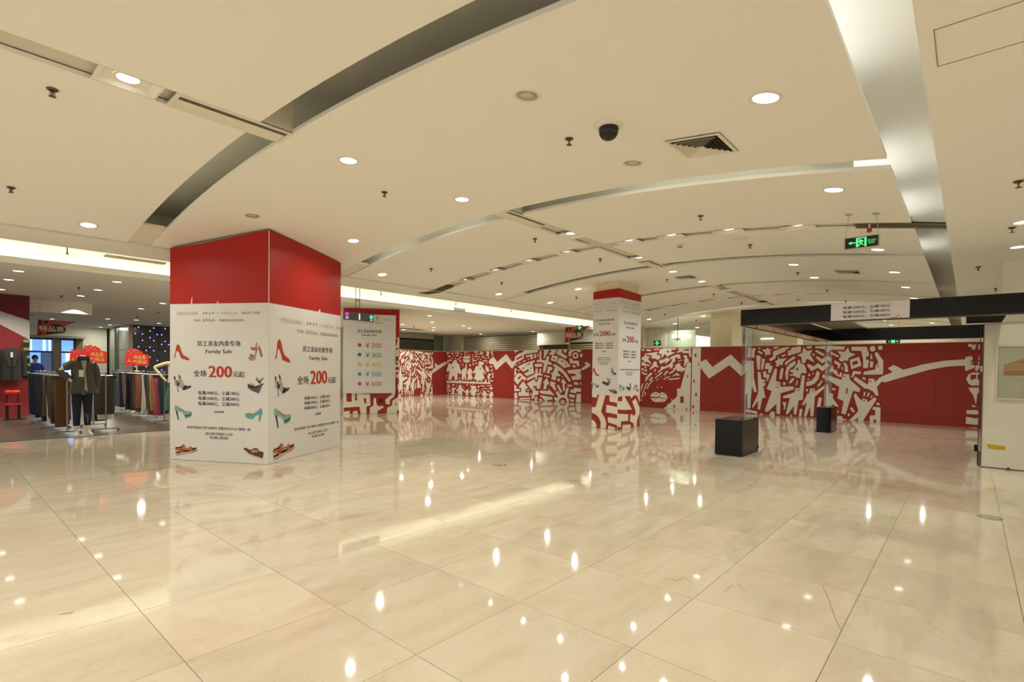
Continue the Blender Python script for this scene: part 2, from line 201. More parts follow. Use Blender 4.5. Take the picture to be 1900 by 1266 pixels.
 'S5w':'571,226 564,227 564,193 573,193;561,224 546,224 549,215 551,209 550,193 561,192;575,181 553,181 551,123 541,77 549,73 556,95 561,19 570,19 571,70 578,63 575,147;544,201 530,196 533,151 540,151 544,184;526,191 517,186 522,153 529,151;514,174 500,173 501,166 492,163 498,141 506,141 505,153 517,154;522,146 512,146 512,136 501,135 506,114 510,115 510,124 521,126;539,144 530,143 527,118 515,118 515,97 521,95 513,57 520,55 522,59 530,16 537,16 536,46 553,20 555,25 538,67 536,79 538,115;485,156 479,154 482,114 468,110 467,95 429,98 428,88 467,74 467,5 478,5 479,38 506,9 515,13 494,80 510,87;508,226 506,221 496,219 502,213 499,204 502,200 510,203 516,196 517,209 528,218 515,220;538,217 524,208 527,203 540,210;539,226 531,225 531,221 538,221;491,227 475,228 476,224 487,221 490,221;493,212 465,224 445,227 444,221 455,217 455,212 477,202 482,199 485,188 501,179 504,188 492,195;466,199 454,204 453,200 465,193;437,224 409,228 410,210 447,197 448,213 438,217;476,197 472,187 450,190 461,177 463,165 471,169 476,161 483,164 481,172 486,180 477,184;428,197 425,190 442,178 453,165 456,175 443,186;426,181 423,174 434,159 438,160 444,147 446,133 445,121 451,118 454,141 450,159 440,172;464,158 459,156 464,121 471,120 470,139 468,151;418,184 412,184 410,174 400,169 394,159 392,141 407,142 411,125 420,127 429,133 441,132 441,136 430,138 430,142 439,145 439,152 429,153 427,159 424,166 418,172;402,225 391,212 376,216 383,201 369,176 392,188 398,172 406,176 407,193 420,199 405,208;395,227 379,228 378,223 389,219;377,202 374,205 369,200 373,195;365,216 342,202 346,195 369,211;367,191 364,196 348,186 337,199 324,188 324,177 335,185 348,173;391,166 388,172 372,163 360,174 348,164 337,174 328,167 347,148 360,159 378,148;369,227 339,228 288,225 291,215 327,216 331,209 340,209 340,217 369,222;363,149 354,145 358,123 368,109 380,102 392,100 392,113 378,118 368,129;386,140 380,137 382,131 387,133;375,143 371,143 372,138 375,138;388,125 383,123 385,119 389,121;335,132 336,129 337,127 340,125 343,125 345,127 347,129 348,132 347,135 345,138 343,139 340,139 338,138 336,135;350,120 346,117 352,105 359,98 361,103 354,111;432,126 426,122 438,106 443,110;419,119 416,116 419,102 423,102;460,110 453,111 453,101 460,102;391,91 386,90 387,83 393,84;405,134 396,134 401,56 413,53 419,6 426,6 427,35 444,5 450,7 439,60 459,58 459,65 425,79 423,93 410,92;380,93 367,93 367,83 343,102 341,95 367,67 370,4 378,4 380,35 390,1 397,2 389,50 399,37 403,40 387,77 383,76;460,45 449,45 453,21 457,21 455,35 459,36;574,14 538,9 538,1 575,6;530,3 522,4 522,0 529,0;494,12 483,11 484,0 500,0;409,26 401,25 404,1 412,1;437,5 431,5 431,1 437,1;338,106 332,107 328,81 317,78 318,65 302,41 307,35 316,45 324,39 339,37 341,41 339,64;356,66 347,64 351,37 359,31 361,30 359,48;324,209 303,196 307,192 327,204;280,223 275,206 260,201 278,190 281,179 285,184 296,178 304,184 298,197 309,211 289,209;314,183 298,171 303,157 307,158 305,166 317,175;322,166 318,165 318,154 312,154 306,147 306,139 301,138 299,146 294,143 297,130 304,132 312,138 314,142 317,140 319,147 330,146;286,176 280,165 278,147 288,147 288,161 292,174;297,163 293,161 293,152 296,155;275,184 251,193 245,166 271,155;271,224 233,223 227,204 227,195 234,194 234,185 226,183 229,159 240,159 241,186 246,211 271,212;211,217 212,213 213,210 216,209 219,209 222,210 224,213 225,217 224,221 222,224 220,225 217,225 214,224 212,221;204,225 194,225 194,214 204,214;222,201 219,200 218,186 223,187;223,180 215,178 217,161 224,161;207,208 191,181 191,141 239,139 239,148 210,155 209,169 204,171 204,180 213,202;266,150 245,148 246,141 261,141 266,130 270,131;241,132 233,129 235,123 242,127;291,141 275,139 274,124 246,96 249,86 265,90 283,16 294,19 289,57 305,64 301,101 334,122 331,135 296,122;260,133 228,109 225,128 212,127 211,117 196,133 192,122 205,104 201,78 207,77 215,90 225,96 236,98 264,124;237,88 233,87 235,74 238,74;226,86 222,84 226,73 230,74;217,78 214,75 219,70 222,70;259,83 243,60 240,67 228,65 227,56 210,73 205,67 238,0 252,0 248,10 261,0 272,0 250,29 263,75;268,40 259,28 263,22 272,35;276,20 271,17 273,11 278,14;205,57 198,56 198,49 205,50;213,44 195,43 195,0 205,0 206,7 212,5 212,0 221,0 221,17 208,19 208,34 215,35;319,97 311,95 312,89 320,91;306,27 302,27 302,19 306,21;307,11 292,10 290,3 280,1 282,0 307,0;202,129 195,134 168,148 180,159 166,169 143,155 101,170 54,181 9,185 9,191 -4,194 -7,185 -2,180 -3,171 -10,169 -11,162 8,153 9,168 46,165 85,156 133,138 187,117 194,121 202,113',
 'S5r':'521,112 518,112 518,106 521,106;480,106 478,106 478,102 480,102;474,106 471,106 471,102 474,101;481,97 472,94 474,92 481,95;421,158 416,159 416,149 422,149;421,88 418,88 418,84 421,84;415,88 412,88 412,84 415,84;374,89 371,89 371,84 374,84;328,77 325,77 325,73 328,73;268,178 255,182 253,173 267,167;205,167 202,167 202,162 205,162;282,97 278,98 280,80 284,81;289,135 286,135 286,130 289,130;223,122 220,122 220,117 223,117;238,63 234,63 234,59 238,59',
 'S6w':'4,226 -2,227 -7,223 -13,226 -10,211 -5,211 -4,217 3,219;-18,149 -5,149 2,143 6,132 2,120 -5,114 -19,115;1,108 -19,109 -15,63 -10,86 -3,98;-5,57 -11,62 -16,56;3,47 -17,48 -18,36 4,37;4,29 -18,25 -18,8 5,10;-1,0 -17,1 -17,0 0,0;-12,169 -27,166 -26,151 -12,154;-7,176 -7,174 -5,173 -4,174 -3,176 -4,178 -5,179 -7,178',
 'S6r':'-3,144 -9,143 -14,145 -14,133 -3,129',
 'S1w':'1515,226 1520,227 1520,193 1514,193;1522,224 1532,224 1531,215 1529,209 1529,193 1522,192;1512,181 1528,181 1529,123 1536,77 1531,73 1525,95 1522,19 1516,19 1515,70 1510,63 1512,147;1534,201 1544,196 1541,151 1536,151 1534,184;1547,191 1553,186 1549,153 1544,151;1555,174 1565,173 1564,166 1571,163 1567,141 1561,141 1561,153 1553,154;1550,146 1557,146 1557,136 1564,135 1560,114 1558,115 1558,124 1550,126;1538,144 1544,143 1546,118 1555,118 1554,97 1550,95 1556,57 1551,55 1549,59 1544,16 1539,16 1539,46 1528,20 1526,25 1538,67 1540,79 1538,115;1576,156 1580,154 1578,114 1588,110 1589,95 1615,98 1616,88 1588,74 1588,5 1581,5 1580,38 1560,9 1555,13 1569,80 1558,87;1559,226 1561,221 1568,219 1564,213 1566,204 1563,200 1558,203 1554,196 1553,209 1545,218 1555,220;1538,217 1548,208 1546,203 1537,210;1538,226 1543,225 1543,221 1538,221;1571,227 1583,228 1582,224 1574,221 1572,221;1570,212 1589,224 1604,227 1605,221 1597,217 1597,212 1581,202 1578,199 1576,188 1564,179 1562,188 1571,195;1589,199 1597,204 1598,200 1590,193;1610,224 1629,228 1629,210 1602,197 1602,213 1609,217;1582,197 1585,187 1600,190 1593,177 1591,165 1586,169 1582,161 1577,164 1579,172 1575,180 1581,184;1616,197 1618,190 1606,178 1598,165 1596,175 1605,186;1618,181 1620,174 1612,159 1609,160 1605,147 1603,133 1604,121 1599,118 1598,141 1600,159 1608,172;1590,158 1594,156 1591,121 1585,120 1586,139 1588,151;1623,184 1627,184 1629,174 1636,169 1640,159 1641,141 1631,142 1628,125 1621,127 1615,133 1607,132 1607,136 1614,138 1614,142 1608,145 1608,152 1615,153 1617,159 1619,166 1623,172;1634,225 1642,212 1653,216 1648,201 1657,176 1641,188 1637,172 1632,176 1631,193 1622,199 1632,208;1639,227 1651,228 1651,223 1644,219;1652,202 1654,205 1658,200 1655,195;1660,216 1677,202 1674,195 1658,211;1659,191 1661,196 1672,186 1680,199 1690,188 1689,177 1682,185 1673,173;1642,166 1644,172 1656,163 1664,174 1673,164 1680,174 1687,167 1674,148 1664,159 1651,148;1658,227 1679,228 1715,225 1713,215 1688,216 1685,209 1679,209 1678,217 1658,222;1662,149 1669,145 1665,123 1658,109 1650,102 1642,100 1642,113 1651,118 1659,129;1646,140 1650,137 1649,131 1645,133;1653,143 1656,143 1656,138 1653,138;1644,125 1648,123 1646,119 1644,121;1682,132 1681,129 1680,127 1678,125 1676,125 1675,127 1673,129 1673,132 1673,135 1674,138 1676,139 1678,139 1680,138 1681,135;1671,120 1674,117 1670,105 1665,98 1663,103 1668,111;1613,126 1617,122 1609,106 1605,110;1622,119 1625,116 1622,102 1620,102;1594,110 1598,111 1598,101 1593,102;1642,91 1645,90 1645,83 1641,84;1632,134 1639,134 1635,56 1627,53 1622,6 1617,6 1617,35 1605,5 1600,7 1609,60 1594,58 1594,65 1618,79 1620,93 1628,92;1650,93 1659,93 1659,83 1676,102 1678,95 1659,67 1657,4 1651,4 1650,35 1643,1 1638,2 1644,50 1636,37 1633,40 1645,77 1648,76;1594,45 1601,45 1598,21 1595,21 1597,35 1594,36;1513,14 1538,9 1538,1 1512,6;1544,3 1550,4 1549,0 1544,0;1569,12 1577,11 1576,0 1565,0;1629,26 1635,25 1633,1 1627,1;1610,5 1614,5 1614,1 1610,1;1679,106 1684,107 1686,81 1694,78 1694,65 1705,41 1702,35 1695,45 1689,39 1679,37 1678,41 1679,64;1667,66 1673,64 1670,37 1665,31 1663,30 1665,48;1689,209 1704,196 1702,192 1687,204;1721,223 1724,206 1735,201 1722,190 1720,179 1717,184 1709,178 1704,184 1708,197 1700,211 1714,209;1697,183 1708,171 1704,157 1701,158 1703,166 1694,175;1691,166 1694,165 1694,154 1698,154 1702,147 1702,139 1706,138 1707,146 1711,143 1709,130 1704,132 1698,138 1697,142 1695,140 1693,147 1685,146;1716,176 1720,165 1722,147 1715,147 1715,161 1712,174;1708,163 1712,161 1711,152 1709,155;1724,184 1741,193 1745,166 1727,155;1727,224 1754,223 1758,204 1758,195 1753,194 1753,185 1759,183 1756,159 1749,159 1748,186 1744,211 1727,212;1769,217 1769,213 1768,210 1766,209 1763,209 1761,210 1760,213 1759,217 1760,221 1761,224 1763,225 1765,225 1767,224 1769,221;1774,225 1782,225 1782,214 1775,214;1761,201 1764,200 1764,186 1761,187;1761,180 1767,178 1765,161 1760,161;1772,208 1783,181 1783,141 1749,139 1750,148 1770,155 1771,169 1774,171 1774,180 1768,202;1731,150 1746,148 1745,141 1734,141 1731,130 1728,131;1748,132 1754,129 1752,123 1747,127;1713,141 1724,139 1725,124 1744,96 1742,86 1731,90 1719,16 1711,19 1714,57 1703,64 1706,101 1682,122 1684,135 1710,122;1735,133 1757,109 1759,128 1769,127 1770,117 1780,133 1783,122 1774,104 1776,78 1772,77 1766,90 1760,96 1751,98 1732,124;1751,88 1754,87 1753,74 1750,74;1759,86 1762,84 1759,73 1756,74;1765,78 1768,75 1764,70 1762,70;1735,83 1747,60 1749,67 1758,65 1758,56 1770,73 1773,67 1750,0 1741,0 1743,10 1734,0 1726,0 1742,29 1733,75;1729,40 1735,28 1733,22 1726,35;1723,20 1727,17 1725,11 1722,14;1774,57 1778,56 1778,49 1773,50;1768,44 1780,43 1781,0 1774,0 1773,7 1769,5 1769,0 1762,0 1762,17 1772,19 1771,34 1767,35;1693,97 1699,95 1698,89 1693,91;1702,27 1705,27 1705,19 1702,21;1701,11 1712,10 1714,3 1721,1 1719,0 1702,0;1776,129 1781,134 1800,148 1792,159 1801,169 1817,155 1847,170 1873,179 1873,161 1858,156 1824,138 1787,117 1782,121 1776,113',
 'S1r':'1550,112 1552,112 1552,106 1550,106;1579,106 1581,106 1581,102 1579,102;1583,106 1586,106 1586,102 1583,101;1578,97 1585,94 1583,92 1578,95;1621,158 1625,159 1624,149 1620,149;1621,88 1623,88 1623,84 1621,84;1625,88 1627,88 1627,84 1625,84;1654,89 1656,89 1656,84 1654,84;1687,77 1689,77 1689,73 1687,73;1729,178 1738,182 1739,173 1730,167;1774,167 1776,167 1776,162 1774,162;1719,97 1722,98 1721,80 1718,81;1714,135 1716,135 1716,130 1714,130;1761,122 1763,122 1763,117 1761,117;1750,63 1753,63 1753,59 1750,59',
 'P3L':'-8,83 -1,83 -1,77 15,76 15,83 21,84 11,52 -8,52;39,83 50,83 51,68 71,66 72,56 42,60 41,41 72,38 72,28 46,30 47,17 72,12 72,0 67,0 67,6 48,9 47,0 41,0 42,16 38,27 27,42;-7,37 2,37 12,34 21,27 26,16 26,7 25,0 14,0 14,9 9,16 2,20 -7,20',
 'P3R':'-1,80 23,82 21,69 -1,70;32,81 61,81 66,74 79,81 97,81 114,61 117,64 115,49 89,74 72,66 92,39 85,29 65,36 61,18 80,11 82,0 67,0 66,9 25,11 23,1 16,0 18,20 52,19 53,35 0,40 0,50 34,47 71,46;1,10 15,4 23,0 1,0;113,33 112,0 98,0 99,15 105,26',
 'P2':'10,64 25,64 25,38 10,39;35,64 39,64 41,42 35,42;56,65 145,65 146,62 125,44 127,31 139,29 139,43 154,56 155,65 164,65 164,52 147,41 146,26 132,20 129,1 102,1 102,9 120,19 119,25 105,24 99,30 97,50 90,49 89,25 79,20 79,1 69,0 69,23 81,27 79,62 56,63;119,47 119,37 107,32 103,47;95,58 106,65 108,63;60,49 67,49 68,33 63,33;2,20 48,23 52,0 44,0 41,11 29,9 29,1 20,1 19,11 2,8;154,236 162,235 159,215 154,212;154,204 164,206 164,202 154,201;154,179 164,180 165,166 159,166 159,159 165,156 165,154 155,154;154,145 165,147 165,137 154,138;154,130 165,130 165,125 157,124 158,112 165,112 165,92 162,92 162,77 165,77 165,65 155,56;156,34 159,34 159,26 156,26;161,10 166,12 166,0 161,0',
}
LETTERS={
 'FL':[('g', 'STELLA LUNA', 0.125, 0.506, 2.228, 2.275),
  ('k', 'J K J Y', 0.583, 0.789, 2.233, 2.267),
  ('g', '+ STELLA', 0.824, 1.185, 2.23, 2.267),
  ('h', 'WHAT FOR', 1.255, 1.569, 2.231, 2.267),
  ('h', 'VIA SPIGA', 0.421, 0.807, 2.126, 2.168),
  ('h', 'PIERRE BALMAIN', 0.881, 1.29, 2.125, 2.162),
  ('k', '员工亲友内卖专场', 0.494, 1.238, 1.753, 1.836),
  ('k', 'Family Sale', 0.641, 1.096, 1.631, 1.703),
  ('k', '全场', 0.427, 0.652, 1.29, 1.388),
  ('r', '200', 0.698, 1.093, 1.282, 1.455),
  ('k', '元起', 1.112, 1.315, 1.289, 1.378),
  ('k', '每满1000元，立减100元', 0.51, 1.225, 1.013, 1.075),
  ('k', '每满1500元，立减200元', 0.51, 1.225, 0.93, 0.992),
  ('k', '每满2000元，立减300元', 0.51, 1.225, 0.849, 0.911),
  ('k', '以此类推', 0.789, 0.961, 0.742, 0.776),
  ('k', '北京市宣武门外大街8号 庄胜崇光SOGO 新馆一层', 0.311, 1.419, 0.49, 0.533),
  ('k', '2015年7月8日-12日', 0.637, 1.104, 0.402, 0.449),
  ('k', '10:00-20:00', 0.717, 1.032, 0.346, 0.389)],
 'FR':[('g', 'STELLA LUNA', 0.268, 0.781, 2.14, 2.204),
  ('k', 'J K J Y', 0.903, 1.215, 2.146, 2.194),
  ('g', '+ STELLA', 1.274, 1.694, 2.143, 2.196),
  ('h', 'WH', 1.786, 1.921, 2.14, 2.185),
  ('h', 'VIA SPIGA', 0.652, 1.216, 1.999, 2.056),
  ('h', 'PIERRE BALMAIN', 1.306, 1.834, 1.999, 2.05),
  ('k', '员工亲友内卖专场', 0.813, 1.658, 1.702, 1.798),
  ('k', 'Family Sale', 0.992, 1.51, 1.556, 1.635),
  ('k', '全场', 0.676, 0.967, 1.17, 1.303),
  ('r', '200', 1.028, 1.498, 1.164, 1.392),
  ('k', '元起', 1.529, 1.781, 1.166, 1.28),
  ('k', '每满1000元，立减100元', 0.865, 1.602, 0.91, 0.97),
  ('k', '每满1500元，立减200元', 0.865, 1.603, 0.828, 0.888),
  ('k', '每满2000元，立减300元', 0.866, 1.604, 0.744, 0.804),
  ('k', '以此类推', 1.157, 1.329, 0.634, 0.672),
  ('k', '北京市宣武门外大街8号 庄胜崇光SOGO 新馆一层', 0.599, 1.871, 0.43, 0.476),
  ('k', '2015年7月8日-12日', 0.969, 1.513, 0.322, 0.371),
  ('k', '10:00-20:00', 1.065, 1.43, 0.261, 0.303)],
 'GL':[('g', 'STELLA LUNA', 0.036, 0.283, 3.064, 3.091),
  ('h', 'WHAT FOR', 0.414, 0.656, 3.057, 3.083),
  ('k', 'J K J Y', 0.105, 0.273, 2.971, 2.998),
  ('g', '+ STELLA', 0.292, 0.598, 2.97, 2.997),
  ('h', 'VIA SPIGA', -0.029, 0.282, 2.886, 2.916),
  ('h', 'PIERRE BALMAIN', 0.371, 0.685, 2.887, 2.917),
  ('k', '员工亲友内卖专场', 0.062, 0.601, 2.647, 2.705),
  ('k', 'Family Sale', 0.163, 0.501, 2.559, 2.607),
  ('k', '全场', 0.011, 0.174, 2.294, 2.366),
  ('r', '200', 0.2, 0.492, 2.287, 2.411),
  ('k', '元起', 0.508, 0.648, 2.29, 2.356),
  ('k', '每满1000元，立减100元', 0.069, 0.587, 2.085, 2.129),
  ('k', '每满1500元，立减200元', 0.07, 0.588, 2.031, 2.074),
  ('k', '每满2000元，立减300元', 0.071, 0.589, 1.972, 2.016),
  ('k', '以此类推', 0.268, 0.394, 1.893, 1.922),
  ('k', '北京市宣武门外大街8号', 0.14, 0.508, 1.735, 1.765),
  ('k', '庄胜崇光SOGO 新馆一层', 0.127, 0.535, 1.684, 1.716),
  ('k', '2015年7月8日-12日', 0.161, 0.504, 1.63, 1.66),
  ('k', '10:00-20:00', 0.219, 0.445, 1.586, 1.614)],
 'GR':[('g', 'STELLA LUNA', 0.157, 0.492, 3.092, 3.118),
  ('h', 'WHAT FOR', 0.66, 1.002, 3.084, 3.112),
  ('k', 'J K J Y', 0.279, 0.475, 2.98, 3.007),
  ('g', '+ STELLA', 0.51, 0.918, 2.988, 3.015),
  ('h', 'VIA SPIGA', 0.13, 0.465, 2.871, 2.901),
  ('h', 'PIERRE BALMAIN', 0.611, 1.038, 2.869, 2.9),
  ('k', '员工亲友内卖专场', 0.236, 0.908, 2.579, 2.651),
  ('k', 'Family Sale', 0.345, 0.77, 2.474, 2.53),
  ('k', '全场', 0.163, 0.346, 2.15, 2.239),
  ('r', '200', 0.393, 0.761, 2.139, 2.297),
  ('k', '元起', 0.787, 0.972, 2.143, 2.223),
  ('k', '每满1000元，立减100元', 0.228, 0.874, 1.888, 1.942),
  ('k', '每满1500元，立减200元', 0.23, 0.876, 1.818, 1.872),
  ('k', '每满2000元，立减300元', 0.232, 0.878, 1.748, 1.802),
  ('k', '以此类推', 0.463, 0.622, 1.654, 1.686),
  ('k', '北京市宣武门外大街8号 庄胜崇光SOGO 新馆一层', 0.082, 1.07, 1.445, 1.485),
  ('k', '2015年7月8日-12日', 0.34, 0.751, 1.372, 1.409),
  ('k', '10:00-20:00', 0.402, 0.692, 1.323, 1.355)],
 'PB':[('h', 'WHAT FOR', 1.148, 1.449, 2.9, 2.941),
  ('h', 'VIA SPIGA', 0.357, 0.725, 2.805, 2.845),
  ('h', 'PIERRE BALMAIN', 0.782, 1.177, 2.801, 2.841),
  ('k', '员工亲友内卖专场', 0.414, 1.121, 2.501, 2.605),
  ('k', 'Family Sale', 0.546, 0.984, 2.392, 2.472),
  ('c0', '¥ 200', 0.65, 1.124, 2.042, 2.199),
  ('c1', '¥ 300', 0.652, 1.126, 1.746, 1.903),
  ('c2', '¥ 400', 0.654, 1.128, 1.452, 1.609),
  ('c3', '¥ 500', 0.656, 1.13, 1.158, 1.315),
  ('c4', '¥ 600', 0.658, 1.133, 0.859, 1.016)],
}
DOTS=[[0.421, 0.53, 2.069, 2.182], [0.423, 0.532, 1.775, 1.888], [0.425, 0.533, 1.476, 1.589], [0.427, 0.535, 1.181, 1.294], [0.429, 0.537, 0.882, 0.995]]
SHOES={
 'FL':[('pump', 0.074, 0.356, 1.538, 1.782), ('boot', 0.068, 0.393, 1.044, 1.318), ('teal', 0.084, 0.407, 0.614, 0.843), ('strap', 0.097, 0.497, 0.068, 0.246), ('sandal', 1.364, 1.617, 1.534, 1.813), ('wedge', 1.366, 1.639, 1.052, 1.296), ('court', 1.323, 1.621, 0.633, 0.841), ('brogue', 1.281, 1.641, 0.063, 0.242)],
 'FR':[('pump', 0.144, 0.497, 1.521, 1.875), ('boot', 0.131, 0.481, 0.999, 1.344), ('teal', 0.12, 0.527, 0.518, 0.822), ('strap', 0.096, 0.615, 0.044, 0.283)],
 'GL':[('pump', -0.009, 0.202, 1.301, 1.5), ('boot', 0.531, 0.688, 1.3, 1.527), ('wedge', 0.287, 0.544, 1.053, 1.262), ('teal', -0.031, 0.211, 0.978, 1.145), ('brogue', 0.463, 0.712, 0.853, 0.988)],
 'GR':[('teal', 0.05, 0.335, 0.92, 1.119), ('wedge', 0.411, 0.677, 0.93, 1.14), ('sandal', 1.072, 0.78, 0.902, 1.122)],
}
SHOE_SHAPES={
 'pump':[('d9', '29,100 35,92 45,69 50,52 60,32 75,24 88,18 100,7 97,0 78,2 47,11 42,23 37,39 29,53 18,60 7,14 0,14 8,42 13,68 15,85 20,95'), ('or', '27,85 42,65 50,45 58,32 65,24 55,32 43,52 29,69')],
 'boot':[('gr', '0,89 10,88 15,66 30,71 26,94 32,100 40,82 47,68 60,42 80,36 96,39 100,33 89,24 73,15 52,11 47,21 26,33 7,39 6,59'), ('g2', '18,35 24,34 30,0 25,0'), ('bk', '2,91 10,88 12,73 6,69'), ('bk', '13,67 24,61 22,52 36,56 32,42 29,34 19,40 20,52'), ('bk', '32,99 41,80 38,76 30,89'), ('bk', '50,20 60,38 73,38 82,31 73,18 54,12'), ('bk', '82,36 98,38 92,26 80,21')],
 'teal':[('t1', '5,100 14,99 31,82 52,63 66,55 77,62 91,63 100,53 94,45 75,37 56,33 43,52 26,60 13,64 3,67 0,82'), ('t2', '56,33 75,36 95,51 94,30 79,21 61,15'), ('t3', '56,35 75,37 97,52 95,45 75,30 59,29'), ('t3', '7,67 17,62 26,3 21,0'), ('br', '20,92 36,79 61,60 75,62 66,55 54,59 29,79')],
 'sandal':[('or', '20,75 62,72 64,60 51,56 22,60'), ('or', '58,100 64,95 58,74 51,74'), ('or', '64,72 80,84 84,81 67,63'), ('or', '13,25 20,40 44,30 49,25 16,20'), ('tn', '0,20 49,25 53,12 27,0 13,7'), ('br', '47,25 58,60 64,60 53,26'), ('br', '73,68 84,72 100,25 89,21')],
 'wedge':[('tn', '92,57 69,0 76,43 84,53'), ('wg', '2,43 22,33 55,34 76,52 92,55 69,0 27,16 4,31'), ('bk', '0,59 18,51 47,43 76,55 100,63 98,55 78,53 55,33 22,33 2,43'), ('bk', '53,100 78,80 96,98 98,94 82,76 78,59 71,63 49,88 53,90 75,73 76,79 53,95'), ('tn', '14,59 27,63 47,47 31,45')],
 'court':[('t4', '94,100 100,70 83,1 76,0 81,49 62,44 44,16 23,18 4,30 0,47 10,61 25,61 46,54 69,75'), ('br', '23,59 46,54 87,90 81,80 46,49 29,51')],
 'strap':[('wh', '3,17 37,29 70,41 98,62 99,56 74,35 37,18 6,6'), ('rd', '7,7 29,14 66,29 98,56 100,49 78,31 44,17 7,0'), ('dk', '3,29 18,36 37,50 63,56 74,62 80,71 96,77 97,64 81,50 63,36 37,31 22,21 4,16'), ('dk', '1,70 25,76 37,99 39,98 29,64 4,64'), ('o2', '0,64 28,62 38,100 46,88 43,56 35,49 36,29 27,24 25,36 19,45 3,43'), ('o2', '44,69 65,71 65,80 71,84 77,76 78,50 66,43 59,36 63,49 66,56 65,62 43,57'), ('dk', '27,56 34,53 32,43 27,45')],
 'brogue':[('wh', '0,80 31,45 72,26 95,14 94,0 66,17 38,32 9,64'), ('bn', '7,96 17,96 36,80 47,88 62,100 71,97 77,78 88,70 100,67 95,16 72,28 50,39 31,49 17,72 6,84'), ('tn', '38,70 52,84 69,90 72,70 78,64 59,61 45,55')],
}
# ---------------------------------------------------------------- structure: floor
def floor_material():
    m = bpy.data.materials.new('marble_tile'); m.use_nodes = True; nt = m.node_tree; N = nt.nodes; L = nt.links; b = N['Principled BSDF']
    geo = N.new('ShaderNodeNewGeometry')
    sub = N.new('ShaderNodeVectorMath'); sub.operation = 'SUBTRACT'; sub.inputs[1].default_value = (TX0, TY0, 0); L.new(geo.outputs['Position'], sub.inputs[0])
    div = N.new('ShaderNodeVectorMath'); div.operation = 'DIVIDE'; div.inputs[1].default_value = (TW, TH_, 1e3); L.new(sub.outputs[0], div.inputs[0])
    flo = N.new('ShaderNodeVectorMath'); flo.operation = 'FLOOR'; L.new(div.outputs[0], flo.inputs[0])
    wn = N.new('ShaderNodeTexWhiteNoise'); wn.noise_dimensions = '3D'; L.new(flo.outputs[0], wn.inputs['Vector'])
    off = N.new('ShaderNodeVectorMath'); off.operation = 'MULTIPLY_ADD'; off.inputs[1].default_value = (60, 60, 60); L.new(wn.outputs['Color'], off.inputs[0]); L.new(geo.outputs['Position'], off.inputs[2])
    mp = N.new('ShaderNodeMapping'); mp.inputs['Scale'].default_value = (.9, 2.6, 1); L.new(off.outputs[0], mp.inputs['Vector'])
    n1 = N.new('ShaderNodeTexNoise'); n1.inputs['Scale'].default_value = 1.6; n1.inputs['Detail'].default_value = 6; n1.inputs['Distortion'].default_value = .8; L.new(mp.outputs[0], n1.inputs['Vector'])
    r1 = N.new('ShaderNodeValToRGB'); e = r1.color_ramp.elements
    e[0].position = .3; e[0].color = (.52, .445, .315, 1); e[1].position = .62; e[1].color = (.625, .55, .42, 1); L.new(n1.outputs['Fac'], r1.inputs[0])
    # thin veins
    n2 = N.new('ShaderNodeTexNoise'); n2.inputs['Scale'].default_value = 2.3; n2.inputs['Detail'].default_value = 5; n2.inputs['Distortion'].default_value = 1.6; L.new(off.outputs[0], n2.inputs['Vector'])
    ab = N.new('ShaderNodeMath'); ab.operation = 'SUBTRACT'; ab.inputs[1].default_value = .5; L.new(n2.outputs['Fac'], ab.inputs[0])
    ab2 = N.new('ShaderNodeMath'); ab2.operation = 'ABSOLUTE'; L.new(ab.outputs[0], ab2.inputs[0])
    r2 = N.new('ShaderNodeValToRGB'); e = r2.color_ramp.elements; e[0].position = 0; e[0].color = (1, 1, 1, 1); e[1].position = .012; e[1].color = (0, 0, 0, 1); L.new(ab2.outputs[0], r2.inputs[0])
    vm = N.new('ShaderNodeMath'); vm.operation = 'MULTIPLY'; vm.inputs[1].default_value = .22; L.new(r2.outputs['Color'], vm.inputs[0])
    mv = N.new('ShaderNodeMix'); mv.data_type = 'RGBA'; mv.inputs[7].default_value = (.36, .27, .15, 1); L.new(vm.outputs[0], mv.inputs[0]); L.new(r1.outputs['Color'], mv.inputs[6])
    # tile to tile tone and a pink tint
    mr = N.new('ShaderNodeMapRange'); mr.inputs[3].default_value = .91; mr.inputs[4].default_value = 1.05; L.new(wn.outputs['Value'], mr.inputs[0])
    hv = N.new('ShaderNodeHueSaturation'); L.new(mr.outputs[0], hv.inputs['Value']); L.new(mv.outputs[2], hv.inputs['Color'])
    pk = N.new('ShaderNodeMix'); pk.data_type = 'RGBA'; pk.inputs[7].default_value = (.63, .52, .395, 1)
    sx = N.new('ShaderNodeSeparateColor'); L.new(wn.outputs['Color'], sx.inputs[0])
    pm = N.new('ShaderNodeMath'); pm.operation = 'MULTIPLY'; pm.inputs[1].default_value = .42; L.new(sx.outputs[2], pm.inputs[0]); L.new(pm.outputs[0], pk.inputs[0]); L.new(hv.outputs[0], pk.inputs[6])
    L.new(pk.outputs[2], b.inputs['Base Color'])
    n3 = N.new('ShaderNodeTexNoise'); n3.inputs['Scale'].default_value = .7; n3.inputs['Detail'].default_value = 3; L.new(geo.outputs['Position'], n3.inputs['Vector'])
    rr = N.new('ShaderNodeMapRange'); rr.inputs[3].default_value = .03; rr.inputs[4].default_value = .065; L.new(n3.outputs['Fac'], rr.inputs[0]); L.new(rr.outputs[0], b.inputs['Roughness'])
    bp = N.new('ShaderNodeBump'); bp.inputs['Strength'].default_value = .02; bp.inputs['Distance'].default_value = .02
    n4 = N.new('ShaderNodeTexNoise'); n4.inputs['Scale'].default_value = 1.4; L.new(off.outputs[0], n4.inputs['Vector']); L.new(n4.outputs['Fac'], bp.inputs['Height']); L.new(bp.outputs[0], b.inputs['Normal'])
    b.inputs['IOR'].default_value = 1.55
    return m
TX0, TY0, TW, TH_ = .8555, -.272, .8107, .7905
M_TILE = floor_material()
